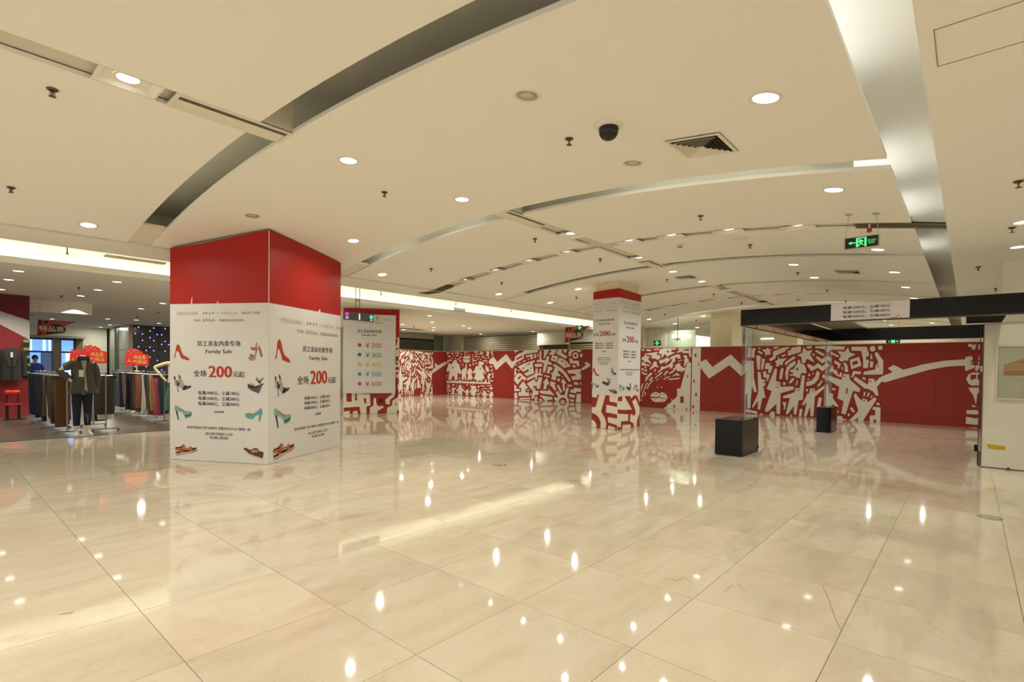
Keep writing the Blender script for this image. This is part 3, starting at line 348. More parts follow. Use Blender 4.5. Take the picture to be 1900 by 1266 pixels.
M_GROUT = mat('grout', '6e5d40', rough=.8)
floor = struct('floor', G().box(-8, -8, -.12, 32, 36, -.004), M_GROUT)
SHOPX, SHOPY = 7.6, 13.35
cells = []
for i in range(-11, 39):
    for j in range(-10, 46):
        x, y = TX0+i*TW, TY0+j*TH_
        if x+TW > 32 or y+TH_ > 36 or (x < SHOPX-.4 and y+TH_ > SHOPY+.02): continue
        d = V3((x+TW/2, y+TH_/2, -1.475)); z = d.dot(FW); vis = z > .6
        if vis:
            px = 950+963.8*d.dot(RT)/z; py = 698.3-963.8*d.dot(UP)/z
            vis = -150 < px < 2050 and py < 1420 and y < 21.2 and x < 18.7
        cells.append((0 if vis else 1, z if z > 0 else 99, x, y))
cells.sort()
gap = .0016
tile_me = G().box(gap, gap, -.02, TW-gap, TH_-gap, 0).mesh('tile', M_TILE)
for c in cells[:300]: link('tile', tile_me, floor, (c[2], c[3], 0))
g = G()
for c in cells[300:]:
    g.add([(c[2]+gap, c[3]+gap, 0), (c[2]+TW-gap, c[3]+gap, 0), (c[2]+TW-gap, c[3]+TH_-gap, 0), (c[2]+gap, c[3]+TH_-gap, 0)], [(0, 1, 2, 3)])
for y0 in [SHOPY-.21]:
    g.add([(-8, y0, 0), (SHOPX-.3, y0, 0), (SHOPX-.3, SHOPY, 0), (-8, SHOPY, 0)], [(0, 1, 2, 3)])
stuff(part('far_tiles', g, M_TILE, floor))
M_SHOPF = mat('dark_vinyl', '564c3e', rough=.3, noise=.15, nscale=3)
part('shop_floor', G().box(-8, SHOPY, -.02, SHOPX, 36, .004), M_SHOPF, floor, 'dark brown shop floor beyond the marble')
part('floor_edge_strip', G().box(-8, SHOPY-.03, -.01, SHOPX, SHOPY, .007), M_BLACKM, floor)

# ---------------------------------------------------------------- structure: ceiling
YC = 4.955; VY0, VY1 = .555, 9.36
def zv(y): return 3.271+.385*(1-((y-YC)/4.4)**2)
NY = 40
def vgrid(y0, y1):
    n = max(2, int((y1-y0)/.22)); return [y0+(y1-y0)*i/n for i in range(n+1)]
def vpanel(x0, x1, y0, y1, th=.035):
    ys = vgrid(y0, y1); g = G(); n = len(ys)
    vs = [(x, y, zv(y)+t) for t in (0, th) for x in (x0, x1) for y in ys]
    i = lambda t, s, k: (t*2+s)*n+k
    fs = []
    for k in range(n-1):
        fs += [(i(0,0,k), i(0,0,k+1), i(0,1,k+1), i(0,1,k)), (i(1,0,k), i(1,1,k), i(1,1,k+1), i(1,0,k+1)),
               (i(0,0,k), i(1,0,k), i(1,0,k+1), i(0,0,k+1)), (i(0,1,k), i(0,1,k+1), i(1,1,k+1), i(1,1,k))]
    fs += [(i(0,0,0), i(0,1,0), i(1,1,0), i(1,0,0)), (i(0,0,n-1), i(1,0,n-1), i(1,1,n-1), i(0,1,n-1))]
    return g.add(vs, fs, 0, False)
ceiling = struct('ceiling', G().box(-8, -8, 4.15, 32, 36, 4.3), M_CEIL)
def cpart(name, g, m=M_CEIL): return part(name, g, m, ceiling)
SA0, SA1 = 4.81, 5.10            # the lamp strip that runs along the crown
SLOTS = [(-6.13, -5.84), (-2.78, -2.49), (2.015, 2.31), (5.37, 5.65), (10.1, 10.38), (13.40, 13.66), (18.30, 18.56), (21.55, 21.82), (26.5, 26.78)]
STRIPS = {0: None}
bays = []                        # (x0,x1,strip centre or None)
bays += [(-5.84, -2.78, None), (-2.49, 2.015, -.15), (2.31, 5.37, None), (5.65, 10.1, 8.0), (10.38, 13.40, None), (13.66, 18.30, 16.1), (18.56, 21.55, None), (21.82, 26.5, 24.2), (26.78, 31.9, None)]
for x0, x1, s in bays:
    if s is None: cpart('ceiling_panel', vpanel(x0, x1, VY0, VY1))
    else:
        for a, b in ((x0, s-.15), (s+.15, x1)):
            cpart('ceiling_panel', vpanel(a, b, VY0, SA0)); cpart('ceiling_panel', vpanel(a, b, SA1, VY1))
        # shallow recessed strips along the crown and across it
        g = G(); zc = zv(YC)+.045
        g.box(x0-.0, SA0-.02, zc, x1+.0, SA1+.02, zc+.03); cpart('strip_panel', g, M_STRIP)
        cpart('strip_panel', vpanel(s-.17, s+.17, VY0, SA0, .03), M_STRIP).location.z = .045
        cpart('strip_panel', vpanel(s-.17, s+.17, SA1, VY1, .03), M_STRIP).location.z = .045
for x0, x1 in SLOTS:             # light slots: a wider cavity above each gap
    ys = vgrid(VY0+.3, VY1); g = G(); a, b = x0-.22, x1+(.16 if x0 > 3 else .6); H = .48
    rows = [[(a, y, zv(y)+.035), (a, y, zv(y)+H), (b, y, zv(y)+H), (b, y, zv(y)+.035)] for y in ys]
    vs = [p for r in rows for p in r]
    g.add(vs, [(4*k+j, 4*k+j+1, 4*k+j+5, 4*k+j+4) for k in range(len(rows)-1) for j in range(3)])
    g.add(rows[-1], [(0, 1, 2, 3)])
    cpart('slot_recess', g, M_COVE)
    if x0 > -3:
        cpart('slot_bridge', G().box(x0-.01, SA0+.005, zv(YC)+.012, x1+.01, SA1-.005, zv(YC)+.46), M_CREAMM)
    cpart('slot_end_panel', vpanel(x0+.004, x1-.004, 8.62, VY1, .03), M_CREAMM).location.z = .015
# left margin, left cove and the lower ceiling over the shops
cpart('margin_gap', G().box(-8, VY1-.03, 3.36, 30, 9.5, 3.39), M_COVE)
cpart('cove_flap', G().box(1.96, 10.46, 3.21, 2.8, 10.62, 3.235), M_COLM)
cpart('ceiling_margin', G().box(-8, 9.42, 3.25, 30, 10.45, 3.33))
g = G()
g.add([(-8, 10.25, 3.33), (30, 10.25, 3.33), (-8, 10.25, 3.8), (30, 10.25, 3.8), (-8, 13.6, 3.8), (30, 13.6, 3.8), (-8, 13.6, 3.29), (30, 13.6, 3.29)], [(0, 1, 3, 2), (2, 3, 5, 4), (4, 5, 7, 6)])
cpart('cove_recess', g, M_COVE)
cpart('cove_upstand', G().box(-8, 12.985, 3.262, 30, 13.06, 3.385), M_CEIL)
cpart('lower_ceiling', G().box(-8, 13.0, 3.27, 32, 36, 3.30), M_CEIL)
# right cove and the flat ceiling beside it
RZ = 3.2
cpart('side_ceiling', G().box(-8, -8, RZ, 32, .233, RZ+.1), M_CEIL)
g = G()
g.add([(-8, .1, RZ+.1), (32, .1, RZ+.1), (-8, .1, 3.78), (32, .1, 3.78), (-8, 1.2, 3.78), (32, 1.2, 3.78), (-8, 1.2, 3.5), (32, 1.2, 3.5)], [(0, 1, 3, 2), (2, 3, 5, 4), (4, 5, 7, 6)])
cpart('cove_recess', g, M_COVE)

# ---------------------------------------------------------------- structure: walls far behind
def wall(name, g, m=M_WALL): return struct(name, g, m)
WL = wall('wall_left', G().box(12, 23, 0, 20.5, 23.15, 3.27))
WB = wall('wall_back', G().box(20.5, 9.5, 0, 20.65, 23.15, 3.27))
part('return_wall', G().box(12, 23.15, 0, 12.15, 29.04, 3.265), M_WALL, WL)
part('bulkhead', G().box(20.15, 14.36, 2.62, 20.49, 16.1, 3.26), M_WALL, WB)
part('pier', G().box(20.3, 14.5, 0, 20.49, 15.85, 2.62), mat('pier_shadow_brown', '6a5c42', rough=.6), WB)  # dark brown stands in for the shadow below the bulkhead
part('pier', G().box(20.2, 10.39, 0, 20.49, 10.66, 3.26), M_COLM, WB)
part('pier', G().box(20.2, 21.65, 0, 20.49, 22.3, 3.26), M_COLM, WB)
WF = wall('wall_far', G().box(29.5, -8, 0, 29.7, 10.2, 4.1))
WS = wall('wall_shop', G().box(-8, 33.4, 0, 6.31, 33.6, 3.27))
WR = wall('wall_right', G().box(24, -8.0, 0, 24.2, -.6, 3.2))
M_SHEETG = mat('shopfront_glass', 'b8c4a6', rough=.2, spec=.4)
part('glass_front', G().box(20.55, 8.3, .0, 20.6, 9.5, 3.1), M_SHEETG, WB)
part('glass_front', G().box(19.35, 22.9, 1.9, 19.95, 22.99, 3.26), mat('shopfront_glass_grey', '8d9480', rough=.2), WL)
# ---------------------------------------------------------------- ceiling lights
ORD = ['first', 'second', 'third', 'fourth', 'fifth', 'sixth', 'seventh', 'eighth', 'ninth', 'tenth', 'eleventh', 'twelfth', 'thirteenth', 'fourteenth', 'fifteenth', 'sixteenth']
def lamp_light(t, z, w, size=.07, spread=2.35):
    l = bpy.data.lights.new('downlight_beam', 'AREA'); l.shape = 'DISK'; l.size = size; l.energy = w; l.color = LAMP_C; l.spread = spread
    o = link('downlight_beam', l, t, (0, 0, z)); return o
ring_g = G(); ring_g.lathe([(.083, -.002), (.088, -.007), (.104, -.008), (.112, 0.003)], 20)
disc_g = G(); disc_g.add([(.084*math.cos(2*PI*i/20), .084*math.sin(2*PI*i/20), -.003) for i in range(20)], [tuple(range(19, -1, -1))])
bowl_g = G(); bowl_g.lathe([(.084, -.004), (.06, -.003), (.05, -.0028)], 20)
for i in range(10): bowl_g.add([(r*math.cos(PI*(2*i+q)/10), r*math.sin(PI*(2*i+q)/10), -.0045) for r, q in ((.078, -.4), (.078, .4), (.05, .4), (.05, -.4))], [(0, 1, 2, 3)])
bulb_g = G(); bulb_g.lathe([(.001, -.009), (.03, -.008), (.05, -.003)], 14)
RING = ring_g.mesh('trim_ring', M_WHITE); DISC = disc_g.mesh('lamp_glass', M_LAMP); BOWL = bowl_g.mesh('reflector', M_REFL)
BULB = bulb_g.mesh('bulb', mat('bulb_off', 'c9c4b4', rough=.2))
def downlight(x, y, z, label, lit=True, group='lit round ceiling downlights', w=None, k=1.0, spread=2.35, size=.07):
    t = thing('downlight', label, 'downlight', (x, y, z-.001), 0, group)
    if abs(z-zv(y)) < .01: t.rotation_euler.x = math.atan(-2*.385*(y-YC)/4.4**2)
    part('trim_ring', RING, None, t)
    if lit:
        part('lamp_glass', DISC, None, t); lamp_light(t, -.02, LAMP_W if w is None else w, size, spread)
    else:
        part('reflector', BOWL, None, t); part('bulb', BULB, None, t)
    if k != 1: t.scale = (k, k, k)
ROWS = [('nearest the right light cove', 1.09, [3.852, 6.246, 9.707, 12.092, 14.364]),
        ('second from the right light cove', 2.60, [11.192, 13.006]),
        ('along the crown of the vault', 4.98, [2.997, 4.639, 11.025, 12.685]),
        ('just right of the wrapped pillars', 7.57, [4.652, 11.139, 19.45]),
        ('nearest the left light cove', 8.95, [1.492, 6.162, 9.634, 11.77, 17.807, 20.098, 22.359])]
for nm, y, xs in ROWS:
    for k, x in enumerate(xs):
        downlight(x, y, zv(y), 'lit round downlight, %s from camera in the row %s' % (ORD[k], nm), spread=2.75 if y > 7 else 2.35)
    for x in ([-4.3, -1.9, 1.55] if y in (1.09,) else [-4.3, -1.9] if y == 8.95 else [-4.5]):
        downlight(x, y, zv(y), 'lit round downlight in the vault above and behind the camera', group='downlights behind the camera')
downlight(16.6, 1.09, zv(1.09), 'lit round downlight in the vault hidden above the black kiosk canopy', group='downlights hidden by the canopy')
for x, y, l in ((3.038, 2.553, 'unlit round downlight with bare reflector, nearest the camera left of the dome camera'), (4.708, 2.567, 'unlit round downlight with bare reflector beyond the dome camera'), (3.012, 7.445, 'unlit round downlight with bare reflector above the big red pillar')):
    downlight(x, y, zv(y), l, False, 'unlit round downlights')
for x, y, l in ((9.852, -.47, 'lit round downlight in the flat right ceiling, farther one'), (8.277, -.43, 'lit round downlight in the flat right ceiling, nearer one at the picture edge')):
    downlight(x, y, RZ, l, group='downlights in the right ceiling', w=LAMP_W*.5)
for x in (5.6, 2.8, 0, -3): downlight(x, -2.2, RZ, 'lit round downlight in the flat right ceiling outside the view', group='right ceiling downlights out of view')
SROWS = [('over the left clothes racks', [(1.26, 14.05), (1.256, 15.683), (1.288, 17.939)]),
         ('above the mannequin aisle', [(2.838, 14.081), (2.853, 16.013), (2.808, 17.81), (3.242, 20.163), (3.25, 21.824), (3.487, 23.713), (3.535, 28.21)]),
         ('over the right clothes racks', [(4.713, 17.93), (4.73, 20.286), (4.966, 26.131), (5.826, 25.701), (5.79, 30.049), (6.91, 26.828), (5.851, 32.255)]),
         ('between price board and roller shutters', [(11.733, 14.197), (13.484, 16.146), (13.447, 18.033), (15.363, 18.278), (16.463, 19.647), (15.431, 20.605), (15.488, 16.458), (16.486, 17.125)])]
for nm, L in SROWS:
    for k, (x, y) in enumerate(L):
        downlight(x, y, 3.27, 'small shop ceiling downlight %s, %s from the front' % (nm, ORD[k]), group='shop ceiling downlights', w=LAMP_W*(1.5 if x < 8 else 1.8 if y < 19 else 1.2), spread=(2.2 if y < 19 else 3.1) if x < 8 else 2.75, size=.16)
for x, y in ((4.7, 14.05), (6.3, 14.05), (4.7, 15.9), (6.3, 15.9), (6.3, 18.0)): downlight(x, y, 3.27, 'added shop ceiling downlight, unseen behind the big red and white pillar', group='added shop downlights hidden by the big pillar', w=LAMP_W*2.2, spread=3.1, size=.16)  # unseen lamps carrying on the grid, added to brighten the price board
for y in (12.6, 16.0, 19.6): downlight(19.7, y, 3.27, 'added fill downlight close to the roller shutters behind the hoarding', group='added downlights by the shutters', w=LAMP_W*.7, spread=3.1)  # extra lamps, added only to brighten the shutters
for y in (1.09, 2.6):
    for x in (19.3, 22.3, 25.3, 28.0): downlight(x, y, zv(y), 'added round downlight in the far vault, hidden by the black canopy', group='added far downlights hidden by the canopy', w=LAMP_W*1.6, spread=3.0)  # unseen lamps added to light the far wall
# lamp units sunk in the strips: a sloped white tray round a downlight
tray = G(); w, l2, a, b = .135, .2, .095, .15
tray.add([(-w, -l2, 0), (w, -l2, 0), (w, l2, 0), (-w, l2, 0), (-a, -b, .042), (a, -b, .042), (a, b, .042), (-a, b, .042)], [(0, 1, 5, 4), (1, 2, 6, 5), (2, 3, 7, 6), (3, 0, 4, 7), (4, 5, 6, 7)])
tray.add([(-w-.012, -l2-.012, -.002), (w+.012, -l2-.012, -.002), (w+.012, l2+.012, -.002), (-w-.012, l2+.012, -.002), (-w, -l2, -.002), (w, -l2, -.002), (w, l2, -.002), (-w, l2, -.002)], [(0, 1, 5, 4), (1, 2, 6, 5), (2, 3, 7, 6), (3, 0, 4, 7)])
TRAY = tray.mesh('tray', mat('tray_white', rgb=(.86, .83, .74), rough=.3))
d2 = G(); d2.add([(.075*math.cos(2*PI*i/16), .075*math.sin(2*PI*i/16), .036) for i in range(16)], [tuple(range(15, -1, -1))]); DISC2 = d2.mesh('lamp_glass', mat('lamp_glow_soft', 'ffffff', emit=1.6, ec=(1, .96, .88)))
DISC2B = DISC2.copy(); DISC2B.materials[0] = M_LAMP
r2 = G(); r2.lathe([(.076, .037), (.09, .034), (.094, .04)], 16); RING2 = r2.mesh('trim_ring', M_WHITE)
def tray_lamp(x, y, along_x, label, lit=True, w=.25):
    t = thing('recessed_lamp', label, 'ceiling lamp', (x, y, zv(y)), PI/2 if along_x else 0, 'lamp units in the ceiling strips')
    t.rotation_euler.x = 0
    part('tray', TRAY, None, t); part('trim_ring', RING2, None, t)
    if lit: q = part('lamp_glass', DISC2 if w < .5 else DISC2B, None, t); lamp_light(t, .025, LAMP_W*w, .07)
    else: part('lamp_glass', DISC2.copy(), None, t).data.materials[0] = M_REFL
tray_lamp(1.07, YC, True, 'large lit lamp unit in the crown strip nearest the camera, beside a long air grille', True, .8)
for x, y in ((-.15, 1.9), (-.15, 3.6), (-.15, 6.3), (-.15, 8.2), (-1.5, YC), (-7.5, 2.6), (-7.5, 7.5)): tray_lamp(x, y, False, 'unseen lamp unit added to the ceiling strips above and behind the camera', True, .8)  # out-of-view lamps added to lift the left foreground
for x, l in ((7.05, 'lamp unit in the crown strip just before the strip crossing'), (9.4, 'lamp unit in the crown strip beyond the crossing, beside the second air grille'), (13.95+.55, 'lamp unit in the crown strip above the far beige column, nearer one')):
    tray_lamp(x, YC, True, l)
for k, y in enumerate([1.82, 2.75, 3.66, 4.42]): tray_lamp(8.0, y, False, 'glowing lamp unit right of the strip crossing, %s from the exit sign' % ORD[k], True, .15)
for k, y in enumerate([5.74, 6.66, 7.58, 8.5]): tray_lamp(8.0, y, False, 'glowing lamp unit left of the strip crossing, %s from the crossing' % ORD[k], True, .15)
for k, y in enumerate([2.72, 3.61, 4.4, 5.69, 6.57, 7.45, 8.27]): tray_lamp(16.1, y, False, 'lamp unit of the far cross strip, %s from the right' % ORD[k], True, .15)
# fluorescent tubes on the ledges of coves and slots (behind the lips)
def tube(x0, y0, z0, x1, y1, z1, m=M_TUBE, r=.016, lab='white fluorescent tube tucked behind a ceiling lip', grp='tubes hidden in the ceiling'):
    t = thing('fluorescent_tube', lab, 'lamp tube', (x0, y0, z0), 0, grp); d = V3((x1-x0, y1-y0, z1-z0)); u = d.normalized()
    part('glass_tube', G().tube([u*.03, d-u*.03], r, 8), m, t)
    part('end_cap', G().tube([V3(), u*.03], r*1.1, 8), M_CREAMM, t); part('end_cap', G().tube([d-u*.03, d], r*1.1, 8), M_CREAMM, t)
for k in range(25): tube(-6.6+k*1.42, 13.34, 3.33, -5.3+k*1.42, 13.34, 3.33)
for x0, x1 in ((-5, -3.6), (-2.5, -1.2), (.9, 2.1), (2.2, 3.4), (3.45, 4.7), (6.3, 7.5), (8.3, 9.5), (11.5, 12.4)): tube(x0, .86, 3.46, x1, .86, 3.46, M_TUBEW)
def slot_tube(x, y0, y1): tube(x, y0, zv(y0)+.1, x, y1, zv(y1)+.1, M_TUBES)
for y0, y1 in ((1.0, 2.1), (2.15, 3.3), (5.6, 6.6), (7.4, 8.5)): slot_tube(5.28, y0, y1)
tube(1.9, 5.5, zv(5.5)+.1, 1.9, 7.9, zv(7.9)+.1, mat('tube_glow_dim', 'ffffff', emit=1.8, ec=(1, .95, .72)))
for y0, y1 in ((1.2, 2.4), (2.6, 3.9)): slot_tube(18.2, y0, y1)
for y0, y1 in ((5.4, 6.6), (6.9, 8.1)): slot_tube(18.2, y0, y1)
tube(29.484, 6.6, 3.17, 29.484, 8.4, 3.17, M_TUBES); tube(29.484, 3.2, 3.17, 29.484, 6.2, 3.17, M_TUBES)

# ---------------------------------------------------------------- sprinklers, vents, camera, detectors
sp_g = G(); sp_g.lathe([(.038, .001), (.04, -.004), (.028, -.014), (.012, -.018)], 12)
SP_ROSE = sp_g.mesh('rosette', M_BRASS)
sp_b = G(); sp_b.lathe([(.009, -.014), (.009, -.03), (.006, -.034), (.006, -.055)], 8, cap=True)
sp_b.box(-.016, -.003, -.05, -.012, .003, -.022); sp_b.box(.012, -.003, -.05, .016, .003, -.022); sp_b.box(-.016, -.003, -.052, .016, .003, -.048)
SP_BODY = sp_b.mesh('frame', M_BRASS)
sp_d = G(); sp_d.lathe([(.002, -.055), (.024, -.056), (.026, -.059), (.002, -.061)], 10); SP_DEF = sp_d.mesh('deflector', M_BRASS)
def sprinkler(x, y, z, label, group='ceiling sprinklers'):
    t = thing('sprinkler', label, 'sprinkler', (x, y, z-.001), random.uniform(0, 3), group)
    part('rosette', SP_ROSE, None, t); part('frame', SP_BODY, None, t); part('deflector', SP_DEF, None, t)
for nm, y, xs in (('in the right-hand row', 2.76, [3.883, 6.953, 9.061, 12.239, 15.273, 17.906]), ('in the row along the crown', 5.51, [.695, 3.818, 6.804, 8.857, 11.874, 14.91, 17.341]), ('in the left-hand row', 8.16, [.674, 3.6, 6.772, 8.876, 11.915, 17.44, 20.28])):
    for k, x in enumerate(xs):
        if nm.startswith('in the left') and x == 3.6: sprinkler(4.25, 8.42, zv(8.42), 'brass sprinkler against the top of the red pillar wrap'); continue
        sprinkler(x, y, zv(y), 'brass pendent sprinkler %s of the vault, %s from the camera' % (nm, ORD[k]))
for k, (x, y) in enumerate(((6.494, -.299), (8.501, -.347), (11.303, -.076), (14.37, -.373))): sprinkler(x, y, RZ, 'brass sprinkler in the flat right ceiling, %s from the camera' % ORD[k])
for k, (x, y) in enumerate(((2.457, 15.836), (2.474, 18.258), (2.481, 20.764), (2.741, 26.37), (5.398, 21.021), (5.377, 23.645), (14.453, 18.559))): sprinkler(x, y, 3.27, 'tiny sprinkler in the low shop ceiling, %s counted from the left front' % ORD[k], 'shop ceiling sprinklers')
def drop_sprinkler(px, x, z, k):
    y = 11.6; t = thing('drop_sprinkler', 'sprinkler on a thin drop pipe across the bright left cove, %s from the left' % ORD[k], 'sprinkler', (x, y, z), 0, 'sprinklers hanging in the left cove')
    part('pipe', G().tube([(0, 0, 0), (0, 0, 3.8-z)], .009, 6), M_BRASS, t); part('deflector', SP_DEF, None, t).location.z = .05; part('frame', SP_BODY, None, t).location.z = .05
for k, (x, z) in enumerate(((1.65, 3.34), (7.95, 3.35), (10.6, 3.36), (13.1, 3.37))): drop_sprinkler(0, x, z, k)

def square_vent(c, n=5, s=.24, label='', y=0):
    x, yy = c; t = thing('air_vent', label, 'vent', (x, yy, zv(yy)), 0, 'square ceiling air vents')
    t.rotation_euler = (math.atan(-2*.385*(yy-YC)/4.4**2), 0, 0)
    part('backing', G().box(-s*.93, -s*.93, -.003, s*.93, s*.93, .0005), M_DARK, t)
    def fr(o, i, z0, z1, zi):
        g = G(); P = [(-o, -o, z0), (o, -o, z0), (o, o, z0), (-o, o, z0), (-i, -i, zi), (i, -i, zi), (i, i, zi), (-i, i, zi)]
        g.add(P, [(0, 1, 5, 4), (1, 2, 6, 5), (2, 3, 7, 6), (3, 0, 4, 7)]); P2 = [(p[0], p[1], p[2]+z1) for p in P]
        g.add(P2, [(0, 4, 5, 1), (1, 5, 6, 2), (2, 6, 7, 3), (3, 7, 4, 0)]); return g
    part('frame', fr(s, s*.86, -.012, .004, -.014), M_CREAMM, t)
    for k in range(n):
        o = s*(.80-.155*k); part('louvre_ring', fr(o, o-.016, -.028, .002, -.012), M_CREAMM, t)
    part('core_plate', G().box(-s*.1, -s*.1, -.02, s*.1, s*.1, -.016), M_CREAMM, t)
square_vent((4.56, 1.81), 5, .24, 'large square louvred air vent beside the dome camera')
square_vent((12.2, 1.85), 5, .22, 'square louvred air vent under the right side of the vault, above the canopy')
square_vent((11.9, 5.05), 5, .22, 'square louvred air vent on the crown, right of the far wrapped pillar')
def linear_grille(x0, x1, label):
    z = zv(YC)-.006; t = thing('air_grille', label, 'air grille', (x0, SA0, z), 0, 'long air grilles bridging the ceiling slots'); L = x1-x0; Wd = SA1-SA0
    part('backing', G().box(.02, .02, .006, L-.02, Wd-.02, .014), M_DARK, t)
    g = G(); b = .035
    for q in ((0, 0, L, b), (0, Wd-b, L, Wd), (0, b, b, Wd-b), (L-b, b, L, Wd-b)): g.box(q[0], q[1], -.006, q[2], q[3], .006)
    part('frame', g, M_CREAMM, t)
    part('plate', G().box(.1, .1, -.004, L-.1, Wd-.045, .003), M_CREAMM, t) if False else None
    for k in range(8):
        y = .042+k*.0265; s = G()
        if k >= 3:
            y = .12+(k-3)*.026; s.add([(.04, y, .006), (L-.04, y, .006), (L-.04, y+.032, -.005), (.04, y+.032, -.005), (.04, y, .008), (L-.04, y, .008), (L-.04, y+.032, -.003), (.04, y+.032, -.003)], [(0, 3, 2, 1), (4, 5, 6, 7), (0, 1, 5, 4), (2, 3, 7, 6)])
        else: s.add([(.04+k*.006, y, -.004), (L-.04-k*.006, y, -.004), (L-.04-k*.006, y+.017, .008), (.04+k*.006, y+.017, .008), (.04, y, -.001), (L-.04, y, -.001), (L-.04, y+.017, .011), (.04, y+.017, .011)], [(0, 3, 2, 1), (4, 5, 6, 7), (0, 1, 5, 4), (2, 3, 7, 6)])
        part('slat', s, M_CREAMM, t)
for x0, x1, l in ((1.36, 2.32, 'cream air grille across the nearest wide ceiling slot'), (5.36, 6.3, 'cream air grille on the crown across the second ceiling slot'), (9.68, 10.39, 'cream air grille on the crown beyond the strip crossing'), (13.39, 14.05, 'small cream air grille above the far pillar'), (17.7, 18.57, 'far cream air grille just above the canopy corner')):
    linear_grille(x0, x1, l)
def louvre_run(pts, x, label, w=.15):
    t = thing('louvre_grille', label, 'air grille', (x, pts[0][0], pts[0][1]), 0, 'grey louvre grilles ending the cross strip')
    for k in range(6):
        u = -w+.02+k*(2*w-.04)/5; g = G()
        for (y0, z0), (y1, z1) in zip(pts[:-1], pts[1:]):
            a, b = y0-pts[0][0], y1-pts[0][0]; c, d = z0-pts[0][1], z1-pts[0][1]
            g.add([(u-.02, a, c-.008), (u+.014, a, c+.004), (u+.014, b, d+.004), (u-.02, b, d-.008), (u-.02, a, c-.004), (u+.014, a, c+.008), (u+.014, b, d+.008), (u-.02, b, d-.004)], [(0, 1, 2, 3), (7, 6, 5, 4), (0, 3, 7, 4), (1, 5, 6, 2)])
        part('slat', g, M_LOUV, t)
    g = G()
    for (y0, z0), (y1, z1) in zip(pts[:-1], pts[1:]):
        a, b = y0-pts[0][0], y1-pts[0][0]; c, d = z0-pts[0][1]+.02, z1-pts[0][1]+.02
        g.add([(-w, a, c), (w, a, c), (w, b, d), (-w, b, d)], [(0, 1, 2, 3)])
    part('backing', g, mat('louvre_back', '6e664d', rough=.7), t)
louvre_run([(1.15, zv(1.15)-.004), (.85, zv(.85)-.004), (.56, zv(.56)-.004), (.235, RZ+.0)], 8.0, 'grey louvre grille bending across the bright right cove behind the exit sign')
louvre_run([(9.0, zv(9.0)-.002), (9.36, zv(9.36)-.004), (9.45, 3.243), (9.95, 3.243)], 8.0, 'grey louvre grille ending the cross strip at the left ceiling margin')
t = thing('dome_camera', 'dark security dome camera on the near ceiling panel', 'security camera', (3.8, 2.3, zv(2.3)))
part('base_ring', G().lathe([(.115, .004), (.118, -.012), (.1, -.028), (.082, -.03)], 24), M_WHITE, t)
part('dome', G().lathe([(.082, -.028), (.083, -.05), (.076, -.085), (.055, -.112), (.028, -.126), (.001, -.13)], 24), mat('smoked_dome', '1c1a17', rough=.12), t)
t = thing('smoke_detector', 'flat round ceiling plate left of the hanging exit sign', 'ceiling plate', (8.478, 2.728, zv(2.728)), 0, 'ceiling detectors'); part('plate', G().lathe([(.14, .002), (.14, -.012), (.12, -.018), (.001, -.02)], 20), M_CREAMM, t)
t = thing('motion_sensor', 'small beige ceiling sensor beside the glowing lamp strip', 'sensor', (8.578, 3.753, zv(3.753)), 0, 'ceiling detectors'); part('base', G().lathe([(.06, 0), (.062, -.02), (.045, -.035)], 14), M_CREAMM, t); part('lens', G().lathe([(.045, -.033), (.04, -.055), (.02, -.068), (.001, -.07)], 14), mat('sensor_lens', 'a8996a', rough=.4), t)
t = thing('motion_sensor', 'small beige ceiling sensor on the far lamp strip above the canopy', 'sensor', (17.03, 3.82, zv(3.82)), 0, 'ceiling detectors'); part('base', G().lathe([(.07, 0), (.07, -.03), (.05, -.05)], 14), M_CREAMM, t); part('lens', G().lathe([(.05, -.05), (.035, -.075), (.001, -.085)], 14), mat('sensor_lens', 'a8996a'), t)
t = thing('alarm_bell_light', 'small red fire alarm beacon by the exit sign cord', 'alarm', (7.9, .98, zv(.98)-.01)); part('stem', G().lathe([(.012, .01), (.012, -.05)], 8), M_CREAMM, t); part('lens', G().lathe([(.02, -.045), (.03, -.06), (.028, -.09), (.001, -.1)], 12), mat('alarm_red', 'a8402a', rough=.3), t)
# access hatch in the right ceiling: thin joint lines round a flush lid
t = thing('access_hatch', 'flush square access hatch outlined in the flat right ceiling', 'hatch', (3.37, -.55, RZ))
part('lid', G().box(.012, .012, -.003, .405, .705, .0), M_CEIL, t)
g = G()
for q in ((0, 0, .418, .004), (0, .714, .418, .718), (0, 0, .004, .718), (.414, 0, .418, .718)): g.box(q[0], q[1], -.0025, q[2], q[3], .0)
part('joint', g, mat('joint_brown', 'a08868', rough=.8), t)
# ---------------------------------------------------------------- hoardings with printed murals
HX, HY, HZ = 18.75, 21.25, 2.31
long_h = thing('hoarding', 'long red hoarding with white paper-cut mural behind the black kiosk canopy', 'hoarding', (HX, 0, 0), 0, 'mural hoardings')
left_h = thing('hoarding', 'shorter red hoarding with white star mural, right behind the price board pillar', 'hoarding', (0, HY, 0), 0, 'mural hoardings')
part('backing', G().box(.03, -3, 0, .06, HY+.05, HZ-.01), M_BLACKM, long_h)
part('backing', G().box(13.2, .03, 0, HX, .06, HZ-.01), M_BLACKM, left_h)
y = -2.95; PW = 1.22; k = 0
while y < HY-.02:
    y1 = min(y+PW, HY)
    if y < 8.6:
        for z0, z1 in ((0, .235), (.239, 2.07), (2.074, HZ)): part('panel', G().box(0, y+.002, z0, .028, y1-.002, z1), M_HRED, long_h)
    else: part('panel', G().box(0, y+.0008, 0, .028, y1-.0008, HZ), M_HRED, long_h)
    y = y1
x = 13.2
while x < HX-.02:
    x1 = min(x+PW, HX-.001); part('panel', G().box(x+.0008, 0, 0, x1-.0008, .028, HZ), M_HRED, left_h); x = x1
